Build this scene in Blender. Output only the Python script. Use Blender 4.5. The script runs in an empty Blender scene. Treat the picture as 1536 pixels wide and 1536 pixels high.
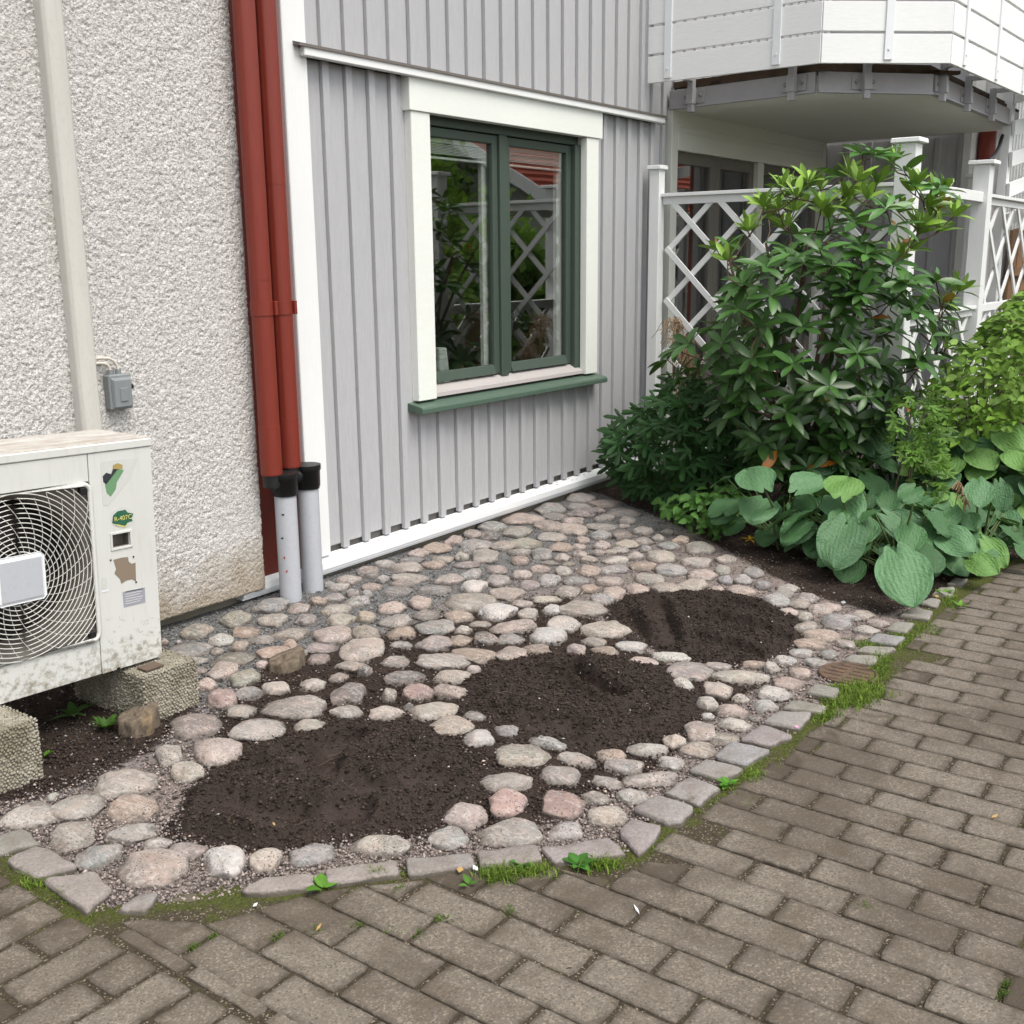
import bpy, bmesh, math, random
import numpy as np
from mathutils import Vector, Matrix

# ------------------------------------------------------------------ camera, world, sun, exposure
random.seed(7); RNG = np.random.default_rng(7)
scene = bpy.context.scene
H = 1.66                                   # eye height above the paving
PITCH, ROLL, YAW, FPX = 0.22663376, -0.01027889, 0.93427381, 1639.52
def cam_axes():
    f = np.array([math.sin(YAW)*math.cos(PITCH), math.cos(YAW)*math.cos(PITCH), -math.sin(PITCH)])
    r = np.array([math.cos(YAW), -math.sin(YAW), 0.0]); u = np.cross(r, f)
    c, s = math.cos(ROLL), math.sin(ROLL)
    return c*r+s*u, -s*r+c*u, f
CR, CU, CF = cam_axes()
cam = bpy.data.cameras.new('camera'); camo = bpy.data.objects.new('camera', cam)
scene.collection.objects.link(camo)
camo.matrix_world = Matrix(((CR[0], CU[0], -CF[0], 0), (CR[1], CU[1], -CF[1], 0), (CR[2], CU[2], -CF[2], H), (0, 0, 0, 1)))
cam.sensor_width = 36; cam.lens = 36*FPX/1536; cam.clip_start = 0.05; cam.clip_end = 600
scene.camera = camo

SUN_DIR = Vector((-0.10, -0.62, 1.10)).normalized()      # from the scene towards the sun
world = bpy.data.worlds.new('World'); scene.world = world; world.use_nodes = True
wn = world.node_tree.nodes; wl = world.node_tree.links
sky = wn.new('ShaderNodeTexSky'); sky.sky_type = 'NISHITA'; sky.sun_disc = False
sky.sun_elevation = math.asin(SUN_DIR.z); sky.sun_rotation = math.atan2(SUN_DIR.x, SUN_DIR.y)
sky.air_density = 1.0; sky.dust_density = 3.0; sky.ozone_density = 1.0
hs = wn.new('ShaderNodeHueSaturation'); hs.inputs['Saturation'].default_value = .27; wl.new(sky.outputs[0], hs.inputs['Color'])   # hazy white overcast
wl.new(hs.outputs[0], wn['Background'].inputs[0]); wn['Background'].inputs[1].default_value = 0.15
sun = bpy.data.lights.new('sun', 'SUN'); suno = bpy.data.objects.new('sun', sun)
scene.collection.objects.link(suno)
sun.energy = 1.35; sun.angle = math.radians(35); sun.color = (1.0, 0.94, 0.84)
suno.rotation_euler = SUN_DIR.to_track_quat('Z', 'Y').to_euler()
scene.view_settings.view_transform = 'Standard'; scene.view_settings.look = 'None'
scene.view_settings.gamma = 1; scene.view_settings.exposure = 0.80; scene.view_settings.use_curve_mapping = False

# ------------------------------------------------------------------ pixels of the photograph -> rays
def ray(x, y): return CR*((x-768)/FPX) - CU*((y-768)/FPX) + CF
def on_z(x, y, z=0.0):
    d = ray(x, y); return d*((z-H)/d[2]) + np.array([0, 0, H])
def on_y(x, y, Y):
    d = ray(x, y); return d*(Y/d[1]) + np.array([0, 0, H])
def on_x(x, y, X):
    d = ray(x, y); return d*(X/d[0]) + np.array([0, 0, H])
def to_px(P):
    P = np.atleast_2d(P) - np.array([0, 0, H]); w = P@CF
    return np.stack([768+FPX*(P@CR)/w, 768-FPX*(P@CU)/w], 1), w

# ------------------------------------------------------------------ noise
def _hash(ix, iy, iz, seed):
    h = (ix.astype(np.uint32)*np.uint32(374761393) + iy.astype(np.uint32)*np.uint32(668265263) + iz.astype(np.uint32)*np.uint32(2147483647) + np.uint32((seed*362437+1013) & 0xffffffff))
    h = (h ^ (h >> np.uint32(13)))*np.uint32(1274126177); h = h ^ (h >> np.uint32(16))
    h = h*np.uint32(2246822519); h = h ^ (h >> np.uint32(15))
    return h.astype(np.float64)/4294967295.0
def vnoise(p, seed=0):
    p = np.asarray(p, float)
    if p.shape[1] == 2: p = np.concatenate([p, np.zeros((len(p), 1))], 1)
    i = np.floor(p).astype(np.int64); f = p-i; f = f*f*(3-2*f); i = i + 100000
    out = 0
    for dx in (0, 1):
        for dy in (0, 1):
            for dz in (0, 1):
                w = (f[:, 0] if dx else 1-f[:, 0])*(f[:, 1] if dy else 1-f[:, 1])*(f[:, 2] if dz else 1-f[:, 2])
                out = out + w*_hash(i[:, 0]+dx, i[:, 1]+dy, i[:, 2]+dz, seed)
    return out*2-1
def fbm(p, octs=4, seed=0, gain=.5):
    p = np.asarray(p, float); a = 1; s = 0; t = 0
    for o in range(octs): s = s + a*vnoise(p*(2**o), seed+o*17); t += a; a *= gain
    return s/t
def sstep(a, b, x): t = np.clip((x-a)/(b-a), 0, 1); return t*t*(3-2*t)
def poly_sd(P, poly):
    """signed distance, positive inside"""
    P = np.asarray(P)[:, :2]; poly = np.asarray(poly)[:, :2]; n = len(poly)
    d = np.full(len(P), 1e9); ins = np.zeros(len(P), bool)
    for i in range(n):
        a = poly[i]; b = poly[(i+1) % n]; ab = b-a
        t = np.clip(((P-a)@ab)/(ab@ab+1e-12), 0, 1); d = np.minimum(d, np.linalg.norm(P-a-t[:, None]*ab, axis=1))
        c = (a[1] > P[:, 1]) != (b[1] > P[:, 1])
        with np.errstate(divide='ignore', invalid='ignore'):
            xi = (b[0]-a[0])*(P[:, 1]-a[1])/(b[1]-a[1]+1e-15)+a[0]
        ins ^= c & (P[:, 0] < xi)
    return np.where(ins, d, -d)
def line_d(P, line):
    P = np.asarray(P)[:, :2]; d = np.full(len(P), 1e9)
    for a, b in zip(line[:-1], line[1:]):
        a = np.asarray(a)[:2]; b = np.asarray(b)[:2]; ab = b-a
        t = np.clip(((P-a)@ab)/(ab@ab+1e-12), 0, 1); d = np.minimum(d, np.linalg.norm(P-a-t[:, None]*ab, axis=1))
    return d

# ------------------------------------------------------------------ objects
COL = scene.collection
def link(o, parent=None):
    COL.objects.link(o)
    if parent: o.parent = parent
    return o
def tag(o, label=None, cat=None, group=None, kind=None):
    if label: o['label'] = label
    if cat: o['category'] = cat
    if group: o['group'] = group
    if kind: o['kind'] = kind
    return o
def thing(name, label, cat, loc=(0, 0, 0), group=None):
    o = bpy.data.objects.new(name, None); o.empty_display_size = .1; o.location = loc
    return tag(link(o), label, cat, group)
def mesh_np(name, V, F, smooth=False, attrs=None, mat=None):
    me = bpy.data.meshes.new(name); V = np.asarray(V, np.float32)
    if isinstance(F, np.ndarray):
        n, k = F.shape
        me.vertices.add(len(V)); me.vertices.foreach_set('co', V.ravel())
        me.loops.add(n*k); me.loops.foreach_set('vertex_index', F.astype(np.int32).ravel())
        me.polygons.add(n); me.polygons.foreach_set('loop_start', np.arange(0, n*k, k, dtype=np.int32))
        me.update(calc_edges=True)
    else:
        me.from_pydata(V.tolist(), [], F); me.update()
    if smooth: me.polygons.foreach_set('use_smooth', np.ones(len(me.polygons), bool))
    for k, v in (attrs or {}).items():
        v = np.asarray(v, np.float32)
        if v.ndim == 2:
            a = me.color_attributes.new(k, 'FLOAT_COLOR', 'POINT')
            if v.shape[1] == 3: v = np.concatenate([v, np.ones((len(v), 1), np.float32)], 1)
            a.data.foreach_set('color', v.ravel())
        else:
            a = me.attributes.new(k, 'FLOAT', 'POINT'); a.data.foreach_set('value', v)
    if mat: me.materials.append(mat)
    return me
def obj(name, me, parent=None, loc=None):
    o = bpy.data.objects.new(name, me); link(o, parent)
    if loc is not None:
        o.location = loc
    return o
class B:
    """collects shapes in world coordinates; build() makes ONE mesh object"""
    def __init__(s): s.bm = bmesh.new()
    def box(s, a, b, bev=0.0):
        a = np.minimum(a, b); b2 = np.maximum(a, b); a = np.minimum(a, b2)
        return s.hexa([(a[0], a[1], a[2]), (b2[0], a[1], a[2]), (b2[0], b2[1], a[2]), (a[0], b2[1], a[2])], [(a[0], a[1], b2[2]), (b2[0], a[1], b2[2]), (b2[0], b2[1], b2[2]), (a[0], b2[1], b2[2])], bev)
    def hexa(s, bot, top, bev=0.0):
        return s.prism(bot, top, bev)
    def prism(s, bot, top, bev=0.0, seg=1):
        n = len(bot); v0 = [s.bm.verts.new(p) for p in bot]; v1 = [s.bm.verts.new(p) for p in top]
        fs = [s.bm.faces.new(v0[::-1]), s.bm.faces.new(v1)]
        for i in range(n): fs.append(s.bm.faces.new((v0[i], v0[(i+1) % n], v1[(i+1) % n], v1[i])))
        if bev > 0:
            es = list({e for f in fs for e in f.edges})
            bmesh.ops.bevel(s.bm, geom=es, offset=bev, segments=seg, affect='EDGES', profile=.6)
        return s
    def bar(s, p, q, w, t, up=(0, 0, 1), bev=0.0):
        p = np.asarray(p, float); q = np.asarray(q, float); d = q-p; d /= np.linalg.norm(d)
        up = np.asarray(up, float); sd = np.cross(d, up); sd /= np.linalg.norm(sd); up = np.cross(sd, d)
        c = [(-w/2, -t/2), (w/2, -t/2), (w/2, t/2), (-w/2, t/2)]
        return s.prism([p+sd*a+up*b for a, b in c], [q+sd*a+up*b for a, b in c], bev)
    def tube(s, pts, r, n=10, cap=True):
        pts = [np.asarray(p, float) for p in pts]; rs = r if hasattr(r, '__len__') else [r]*len(pts); rings = []
        d0 = pts[1]-pts[0]; ref = np.array([0, 0, 1.0]) if abs(d0[2]) < .9*np.linalg.norm(d0) else np.array([1.0, 0, 0])
        for i, p in enumerate(pts):
            d = pts[min(i+1, len(pts)-1)]-pts[max(i-1, 0)]; d /= np.linalg.norm(d)+1e-12
            a = ref-d*(ref@d); a /= np.linalg.norm(a); b = np.cross(d, a)
            rings.append([s.bm.verts.new(p+(a*math.cos(2*math.pi*k/n)+b*math.sin(2*math.pi*k/n))*rs[i]) for k in range(n)])
        for A, Bq in zip(rings[:-1], rings[1:]):
            for k in range(n):
                f = s.bm.faces.new((A[k], A[(k+1) % n], Bq[(k+1) % n], Bq[k])); f.smooth = True
        if cap:
            for f in (s.bm.faces.new(rings[0][::-1]), s.bm.faces.new(rings[-1])):
                for e in f.edges: e.smooth = False
        return s
    def build(s, name, mat, parent=None, xf=None):
        bmesh.ops.recalc_face_normals(s.bm, faces=s.bm.faces)
        me = bpy.data.meshes.new(name)
        vs = np.array([v.co[:] for v in s.bm.verts])
        if xf is not None:
            for v in s.bm.verts: v.co = xf@v.co
            vs = np.array([v.co[:] for v in s.bm.verts])
        c = (vs.min(0)+vs.max(0))/2; c[2] = vs[:, 2].min()
        bmesh.ops.translate(s.bm, verts=s.bm.verts, vec=Vector(-c))
        s.bm.to_mesh(me); s.bm.free(); me.materials.append(mat)
        o = bpy.data.objects.new(name, me); COL.objects.link(o)
        o.location = c
        if parent:
            o.parent = parent; o.location = Vector(c)-wloc(parent)
        return o
def wloc(o):
    v = Vector((0, 0, 0))
    while o: v = v+o.location; o = o.parent
    return v
def put(o, P):
    o.location = Vector(P)-(wloc(o.parent) if o.parent else Vector((0, 0, 0))); return o

# ------------------------------------------------------------------ materials
class NT:
    def __init__(s, name):
        s.m = bpy.data.materials.new(name); s.m.use_nodes = True; s.t = s.m.node_tree; s.n = s.t.nodes; s.n.clear()
        s.out = s.n.new('ShaderNodeOutputMaterial')
        s.p = s.n.new('ShaderNodeBsdfPrincipled'); s.t.links.new(s.p.outputs[0], s.out.inputs[0])
        s.geo = s.n.new('ShaderNodeNewGeometry')
    def set(s, sock, v):
        if isinstance(v, bpy.types.NodeSocket): s.t.links.new(v, sock)
        elif isinstance(v, (tuple, list)) and len(v) == 3 and sock.type == 'RGBA': sock.default_value = (*v, 1)
        else: sock.default_value = v
    def P(s, **k):
        for a, v in k.items(): s.set(s.p.inputs[a.replace('_', ' ')], v)
        return s
    def pos(s, scale=(1, 1, 1), src=None):
        m = s.n.new('ShaderNodeMapping'); s.t.links.new(src or s.geo.outputs['Position'], m.inputs[0]); m.inputs['Scale'].default_value = scale
        return m.outputs[0]
    def noise(s, scale, detail=4, rough=.55, vec=None, dist=0):
        n = s.n.new('ShaderNodeTexNoise'); n.inputs['Scale'].default_value = scale; n.inputs['Detail'].default_value = detail
        n.inputs['Roughness'].default_value = rough; n.inputs['Distortion'].default_value = dist
        s.t.links.new(vec or s.geo.outputs['Position'], n.inputs['Vector']); return n.outputs[0]
    def voro(s, scale, vec=None, feat='F1', out='Distance', rand=1):
        n = s.n.new('ShaderNodeTexVoronoi'); n.feature = feat; n.inputs['Scale'].default_value = scale; n.inputs['Randomness'].default_value = rand
        s.t.links.new(vec or s.geo.outputs['Position'], n.inputs['Vector']); return n.outputs[out]
    def ramp(s, v, *st):
        r = s.n.new('ShaderNodeValToRGB'); s.t.links.new(v, r.inputs[0]); e = r.color_ramp.elements
        while len(e) < len(st): e.new(.5)
        for i, (p, c) in enumerate(st):
            e[i].position = p; e[i].color = (c, c, c, 1) if not hasattr(c, '__len__') else (*c, 1)
        return r.outputs[0]
    def mix(s, f, a, b, mode='MIX'):
        m = s.n.new('ShaderNodeMix'); m.data_type = 'RGBA'; m.blend_type = mode
        s.set(m.inputs[0], f); s.set(m.inputs[6], a); s.set(m.inputs[7], b); return m.outputs[2]
    def math(s, op, a, b=0.0, c=None):
        m = s.n.new('ShaderNodeMath'); m.operation = op; s.set(m.inputs[0], a); s.set(m.inputs[1], b)
        if c is not None: s.set(m.inputs[2], c)
        return m.outputs[0]
    def attr(s, name, out='Fac'):
        a = s.n.new('ShaderNodeAttribute'); a.attribute_name = name; return a.outputs[out]
    def objinfo(s, out='Color'):
        return s.n.new('ShaderNodeObjectInfo').outputs[out]
    def sep(s, out='Z', src=None):
        x = s.n.new('ShaderNodeSeparateXYZ'); s.t.links.new(src or s.geo.outputs['Position'], x.inputs[0]); return x.outputs[out]
    def bump(s, h, strength=.5, dist=.01):
        b = s.n.new('ShaderNodeBump'); b.inputs['Strength'].default_value = strength; b.inputs['Distance'].default_value = dist
        s.t.links.new(h, b.inputs['Height']); s.t.links.new(b.outputs[0], s.p.inputs['Normal']); return s
    def trans(s, col, fac):
        t = s.n.new('ShaderNodeBsdfTranslucent'); s.set(t.inputs[0], col); m = s.n.new('ShaderNodeMixShader'); m.inputs[0].default_value = fac
        s.t.links.new(s.p.outputs[0], m.inputs[1]); s.t.links.new(t.outputs[0], m.inputs[2]); s.t.links.new(m.outputs[0], s.out.inputs[0]); return s

def paint(name, col, rough=.5, var=.12, grain=(1, 1, 1), bump=.15, dirt=None, dirtamt=.3, spec=.4):
    """painted wood / metal: slight patchiness, streaks along the grain, faint relief"""
    t = NT(name); g = t.noise(9, 6, .65, t.pos(grain)); l = t.noise(1.3, 3, .5)
    c = t.mix(t.ramp(g, (.3, 0), (.75, 1)), tuple(x*(1-var) for x in col), col)
    c = t.mix(t.ramp(l, (.35, 0), (.7, .25)), c, tuple(x*.82 for x in col))
    if dirt:
        f = t.noise(26, 6, .7, t.pos((grain[0], grain[1], grain[2]*2))); c = t.mix(t.ramp(f, (.52, 0), (.78, dirtamt)), c, dirt)
    t.P(Base_Color=c, Roughness=rough, Specular_IOR_Level=spec); t.bump(g, bump, .004); return t.m
VG = (14, 14, 1)     # grain runs up
M = {}
M['grey_wood'] = paint('grey_painted_wood', (.465, .468, .48), .6, .16, VG, .3, (.28, .28, .275), .45)
M['white_wood'] = paint('white_painted_wood', (.80, .81, .80), .5, .06, VG, .15, (.55, .56, .54), .2)
M['white_board'] = paint('white_painted_board', (.86, .87, .86), .5, .08, (1.5, 1.5, 14), .3, (.55, .56, .53), .25)
M['cream_wood'] = paint('cream_painted_wood', (.74, .75, .68), .5, .06, VG, .15)
M['trim'] = paint('pale_window_trim', (.78, .80, .75), .5, .05, (2, 2, 6), .12, (.6, .62, .55), .2)
M['white_metal'] = paint('white_sheet_metal', (.80, .82, .83), .35, .04, (1, 1, 1), .03, (.4, .38, .33), .12)
M['brown_metal'] = paint('brown_sheet_metal', (.16, .14, .125), .45, .1, (1, 1, 1), .03)
M['green_paint'] = paint('dark_green_window_paint', (.058, .082, .064), .45, .1, (3, 3, 3), .06, (.10, .13, .09), .25)
M['green_paint_light'] = paint('green_sill_sheet_metal', (.085, .135, .10), .42, .12, (2, 6, 2), .06, (.15, .17, .13), .3)
M['taupe'] = paint('weathered_aluminium_strip', (.42, .39, .38), .5, .1, (1, 6, 6), .05)
M['dark_frame'] = paint('brown_grey_frame', (.17, .16, .135), .5, .1)
M['red_metal'] = paint('red_downpipe_metal', (.205, .030, .017), .42, .14, (6, 6, 1), .05, (.14, .022, .014), .3)
M['red_board'] = paint('dark_red_board', (.13, .02, .012), .6, .15, VG, .1)
M['plum'] = paint('plum_brown_strip', (.20, .125, .125), .6, .1, VG, .1)
M['black_rubber'] = paint('black_rubber', (.012, .012, .013), .45, .2, (1, 1, 1), .05, (.04, .04, .04), .3)
M['pvc'] = paint('grey_pvc', (.46, .475, .51), .4, .06, (2, 2, 1), .03, (.25, .24, .23), .25)
M['steel_paint'] = paint('grey_painted_steel', (.40, .395, .41), .45, .1, (2, 2, 2), .06, (.3, .29, .28), .2)
M['bolt'] = paint('weathered_bolt', (.26, .25, .24), .4, .2)
M['slab'] = paint('painted_balcony_soffit', (.72, .725, .66), .75, .05, (1, 1, 1), .1)
M['brown_wood'] = paint('raw_brown_wood', (.30, .17, .085), .7, .25, (3, 3, 10), .2)
M['dark_wood'] = paint('weathered_dark_wood', (.085, .055, .032), .8, .3, (3, 3, 10), .2)
M['footing'] = paint('concrete_footing', (.24, .22, .17), .85, .25, (1, 1, 1), .3, (.1, .09, .06), .5)
M['beige_plastic'] = paint('weathered_beige_conduit', (.56, .545, .50), .45, .08, (5, 5, .7), .05, (.36, .34, .30), .5)
M['box_grey'] = paint('grey_plastic_box', (.22, .24, .245), .45, .12, (1, 1, 1), .03)
M['dark'] = paint('black_plastic', (.01, .01, .01), .5, .1)
M['cable'] = paint('pale_cable', (.62, .57, .50), .5, .1)
M['interior'] = paint('room_wall', (.20, .19, .175), .9, .1)
M['interior_floor'] = paint('room_floor', (.12, .08, .05), .6, .2)
M['blind'] = paint('white_blind', (.72, .74, .73), .5, .05)
M['frost'] = paint('pale_frosted_lamp', (.55, .60, .57), .5, .15)
M['brass'] = paint('brass_beads', (.45, .33, .12), .35, .2)

def glass(name, mixf=.3):
    t = NT(name); t.n.remove(t.p); tr = t.n.new('ShaderNodeBsdfTransparent'); gl = t.n.new('ShaderNodeBsdfGlossy'); gl.inputs['Roughness'].default_value = .004
    tr.inputs[0].default_value = (.92, .94, .92, 1); lw = t.n.new('ShaderNodeLayerWeight')
    f = t.math('MULTIPLY_ADD', t.math('POWER', lw.outputs['Facing'], 2.0), .55, mixf*.4)
    w = t.noise(1.2, 2); b = t.n.new('ShaderNodeBump'); b.inputs['Strength'].default_value = .03; b.inputs['Distance'].default_value = .02
    t.t.links.new(w, b.inputs['Height']); t.t.links.new(b.outputs[0], gl.inputs['Normal'])
    m = t.n.new('ShaderNodeMixShader'); t.t.links.new(f, m.inputs[0]); t.t.links.new(tr.outputs[0], m.inputs[1]); t.t.links.new(gl.outputs[0], m.inputs[2]); t.t.links.new(m.outputs[0], t.out.inputs[0])
    return t.m
M['glass'] = glass('window_glass')

def m_stucco():
    t = NT('rough_cast_stucco'); v = t.voro(115); n = t.noise(95, 5, .75); l = t.noise(1.6, 4, .6)
    c = t.mix(t.ramp(n, (.38, 0), (.56, 1)), (.30, .28, .255), (.68, .668, .65))
    c = t.mix(t.ramp(l, (.4, 0), (.7, .35)), c, (.55, .525, .49))
    x = t.sep('X'); z = t.sep('Z'); e = t.noise(5, 5, .65)
    low = t.math('ADD', t.math('MULTIPLY', z, -1.6), t.math('ADD', t.math('MULTIPLY', e, .9), t.math('MULTIPLY', x, .22)))
    c = t.mix(t.ramp(low, (.62, 0), (1.02, .72)), c, (.27, .21, .135))      # splash dirt above the ground
    drip = t.noise(3.5, 4, .6, t.pos((1, 1, .35)))
    c = t.mix(t.ramp(drip, (.56, 0), (.75, .35)), c, (.40, .37, .30))
    t.P(Base_Color=c, Roughness=.92, Specular_IOR_Level=.2); t.bump(t.math('ADD', t.math('MULTIPLY', v, -.7), t.math('MULTIPLY', n, 1.3)), .8, .006); return t.m
M['stucco'] = m_stucco()
def m_stone():
    t = NT('fieldstone'); col = t.objinfo('Color'); n = t.noise(75, 6, .75); n2 = t.noise(16, 4, .6); v = t.voro(260, out='Color'); rnd = t.objinfo('Random')
    c = t.mix(t.ramp(n, (.33, 0), (.5, .5), (.68, 1)), t.mix(.55, col, (.06, .055, .05)), t.mix(.35, col, (.62, .58, .54)))
    c = t.mix(.48, c, col)
    c = t.mix(t.ramp(n2, (.42, 0), (.66, .45)), c, t.mix(.5, col, (.55, .38, .31)))
    band = t.noise(9, 3, .5, t.pos((3, 1, 6)), 1.5); c = t.mix(t.ramp(band, (.50, 0), (.56, .3), (.62, 0)), c, (.66, .62, .58))
    sp = t.noise(150, 3, .6); pt = t.noise(7, 3, .6); sp = t.math('ADD', sp, t.math('MULTIPLY', pt, .30)); c = t.mix(t.ramp(sp, (.745, 0), (.80, .85)), c, (.045, .036, .030))       # soil crumbs and dark minerals
    z = t.sep('Z'); e = t.noise(60, 4, .7)
    low = t.math('ADD', t.math('MULTIPLY', z, 30), t.math('MULTIPLY', e, 1.1))
    c = t.mix(t.ramp(low, (.50, .85), (.95, 0)), c, (.085, .072, .062))                                # soil clinging to the foot of the stone
    t.P(Base_Color=c, Roughness=.78, Specular_IOR_Level=.3); t.bump(t.math('ADD', n, t.math('MULTIPLY', n2, .8)), .45, .006); return t.m
M['stone'] = m_stone()
def m_paver():
    t = NT('concrete_paver'); rnd = t.objinfo('Random'); n = t.noise(120, 5, .75); v = t.voro(210, out='Color'); vd = t.voro(210); l = t.noise(2.1, 5, .62, dist=.6); l2 = t.noise(7, 4, .6)
    c = t.mix(t.ramp(n, (.32, 0), (.70, 1)), (.112, .096, .078), (.232, .203, .167))
    c = t.mix(t.math('MULTIPLY', rnd, .65), c, (.115, .094, .074))
    c = t.mix(t.ramp(t.sep('X', v), (.74, 0), (.9, .6)), c, (.30, .255, .20))
    c = t.mix(t.ramp(t.sep('Y', v), (.86, 0), (.95, .6)), c, (.06, .052, .045))
    c = t.mix(t.ramp(l, (.48, 0), (.62, .6)), c, (.070, .053, .038))            # soil trodden into the surface
    c = t.mix(t.ramp(l2, (.50, 0), (.68, .6)), c, (.092, .072, .051))
    near = t.sep('X', t.objinfo('Color')); l3 = t.noise(5, 5, .65, dist=.8); c = t.mix(t.ramp(t.math('ADD', l3, t.math('MULTIPLY', near, .32)), (.72, 0), (.84, .8)), c, (.062, .047, .033)); mo = t.noise(9, 5, .65); c = t.mix(t.ramp(t.math('ADD', mo, t.math('MULTIPLY', near, .22)), (.80, 0), (.95, .7)), c, (.075, .085, .022))
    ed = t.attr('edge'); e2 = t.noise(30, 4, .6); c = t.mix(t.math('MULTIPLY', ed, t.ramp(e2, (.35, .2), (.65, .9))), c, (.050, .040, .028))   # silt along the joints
    t.P(Base_Color=c, Roughness=.85, Specular_IOR_Level=.3); t.bump(t.math('ADD', n, t.math('MULTIPLY', vd, -.5)), .5, .005); return t.m
M['paver'] = m_paver()
def m_sett():
    t = NT('granite_sett'); col = t.objinfo('Color'); n = t.noise(110, 5, .75); l = t.noise(12, 4, .6)
    c = t.mix(t.ramp(n, (.32, 0), (.68, 1)), t.mix(.6, col, (.07, .06, .06)), t.mix(.3, col, (.6, .56, .54)))
    c = t.mix(.4, c, col); c = t.mix(t.ramp(l, (.48, 0), (.75, .6)), c, (.15, .12, .095))
    m = t.noise(22, 5, .7); z = t.sep('Z'); low = t.math('ADD', t.math('MULTIPLY', z, 38), m); c = t.mix(t.ramp(low, (.75, .8), (1.15, 0)), c, (.07, .06, .04))
    t.P(Base_Color=c, Roughness=.8, Specular_IOR_Level=.3); t.bump(t.math('ADD', n, l), .6, .008); return t.m
M['sett'] = m_sett()
def m_ground():
    t = NT('gravel_and_soil'); n = t.noise(170, 4, .7); v = t.voro(190, out='Color'); vd = t.voro(190); s = t.attr('soil'); pk = t.attr('pink')
    g = t.mix(t.sep('X', v), (.085, .085, .085), (.24, .238, .236)); g = t.mix(t.ramp(t.sep('Y', v), (.88, 0), (.94, .8)), g, (.38, .37, .36)); g = t.mix(pk, g, t.mix(t.sep('Z', v), (.18, .145, .13), (.36, .30, .275)))
    d = t.mix(t.ramp(n, (.3, 0), (.75, 1)), (.020, .0145, .012), (.078, .056, .045)); d = t.mix(t.ramp(t.sep('Y', v), (.99, 0), (.993, .8)), d, (.42, .38, .34))
    c = t.mix(t.ramp(t.math('ADD', s, t.math('MULTIPLY', t.noise(28, 5, .7), .6)), (.62, 0), (.92, 1)), g, d)
    t.P(Base_Color=c, Roughness=.95, Specular_IOR_Level=.15); t.bump(t.math('ADD', n, t.math('MULTIPLY', vd, -.8)), .9, .008); return t.m
M['ground'] = m_ground()
def m_soil():
    t = NT('dark_potting_soil'); n = t.noise(120, 6, .75); n2 = t.noise(14, 4, .6); v = t.voro(230, out='Color'); sm = t.attr('smooth')
    c = t.mix(t.ramp(n, (.30, 0), (.72, 1)), (.013, .0098, .0083), (.062, .044, .036))
    c = t.mix(t.ramp(n2, (.4, 0), (.7, .6)), c, (.042, .030, .024)); c = t.mix(sm, c, (.052, .038, .032))
    t.P(Base_Color=c, Roughness=.9, Specular_IOR_Level=.25); t.bump(t.math('ADD', n, t.math('MULTIPLY', t.noise(300, 2), .5)), .9, .007); return t.m
M['soil'] = m_soil()
def m_attr(name, rough=.9, spec=.2):
    t = NT(name); c = t.mix(1.0, t.attr('Col', 'Color'), t.objinfo('Color'), 'MULTIPLY'); n = t.noise(200, 3, .7); c = t.mix(t.ramp(n, (.3, .4), (.7, 0)), c, t.mix(.6, c, (0, 0, 0)))
    t.P(Base_Color=c, Roughness=rough, Specular_IOR_Level=spec); return t.m
M['grain'] = m_attr('gravel_grains')
def m_joint():
    t = NT('joint_sand'); n = t.noise(120, 5, .7); mo = t.attr('moss'); e = t.noise(18, 5, .65); v = t.voro(240, out='Color')
    c = t.mix(t.ramp(n, (.3, 0), (.7, 1)), (.032, .026, .018), (.090, .072, .050)); c = t.mix(t.ramp(t.sep('X', v), (.9, 0), (.95, .7)), c, (.34, .29, .22))
    g = t.mix(t.ramp(n, (.3, 0), (.7, 1)), (.030, .036, .010), (.095, .11, .024))
    c = t.mix(t.ramp(t.math('ADD', mo, t.math('MULTIPLY', e, .9)), (.80, 0), (1.05, .9)), c, g)
    t.P(Base_Color=c, Roughness=.95, Specular_IOR_Level=.15); t.bump(n, .8, .008); return t.m
M['joint'] = m_joint()
def m_leaf(name, tr=.22, rough=.42, spec=.45, vein=0.0):
    t = NT(name); c = t.mix(1.0, t.attr('Col', 'Color'), t.objinfo('Color'), 'MULTIPLY'); n = t.noise(40, 3, .6); c = t.mix(t.ramp(n, (.35, .3), (.65, 0)), c, t.mix(.5, c, (.01, .03, .005)))
    b = t.geo.outputs['Backfacing']; c = t.mix(t.math('MULTIPLY', b, .45), c, t.mix(.5, c, (.16, .2, .10)))
    t.P(Base_Color=c, Roughness=rough, Specular_IOR_Level=spec)
    if vein: t.bump(t.attr('vein'), .6, vein)
    t.trans(t.mix(.5, c, (.12, .26, .02)), tr); return t.m
M['leaf'] = m_leaf('leathery_leaf', .14, .36, .5)
M['leaf_soft'] = m_leaf('soft_leaf', .32, .55, .3)
M['hosta'] = m_leaf('hosta_leaf', .2, .55, .35)
ht = M['hosta'].node_tree; hv = ht.nodes.new('ShaderNodeTexVoronoi'); hv.inputs['Scale'].default_value = 85; hb = ht.nodes.new('ShaderNodeBump'); hb.inputs['Strength'].default_value = .45; hb.inputs['Distance'].default_value = .006
hg = [n for n in ht.nodes if n.type == 'NEW_GEOMETRY'][0]; hp = [n for n in ht.nodes if n.type == 'BSDF_PRINCIPLED'][0]; ht.links.new(hg.outputs['Position'], hv.inputs['Vector']); ht.links.new(hv.outputs['Distance'], hb.inputs['Height']); ht.links.new(hb.outputs[0], hp.inputs['Normal'])
M['leaf_tree'] = m_leaf('tree_leaf', .6, .6, .2)
M['grass'] = m_leaf('grass_blades', .3, .6, .3)
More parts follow.
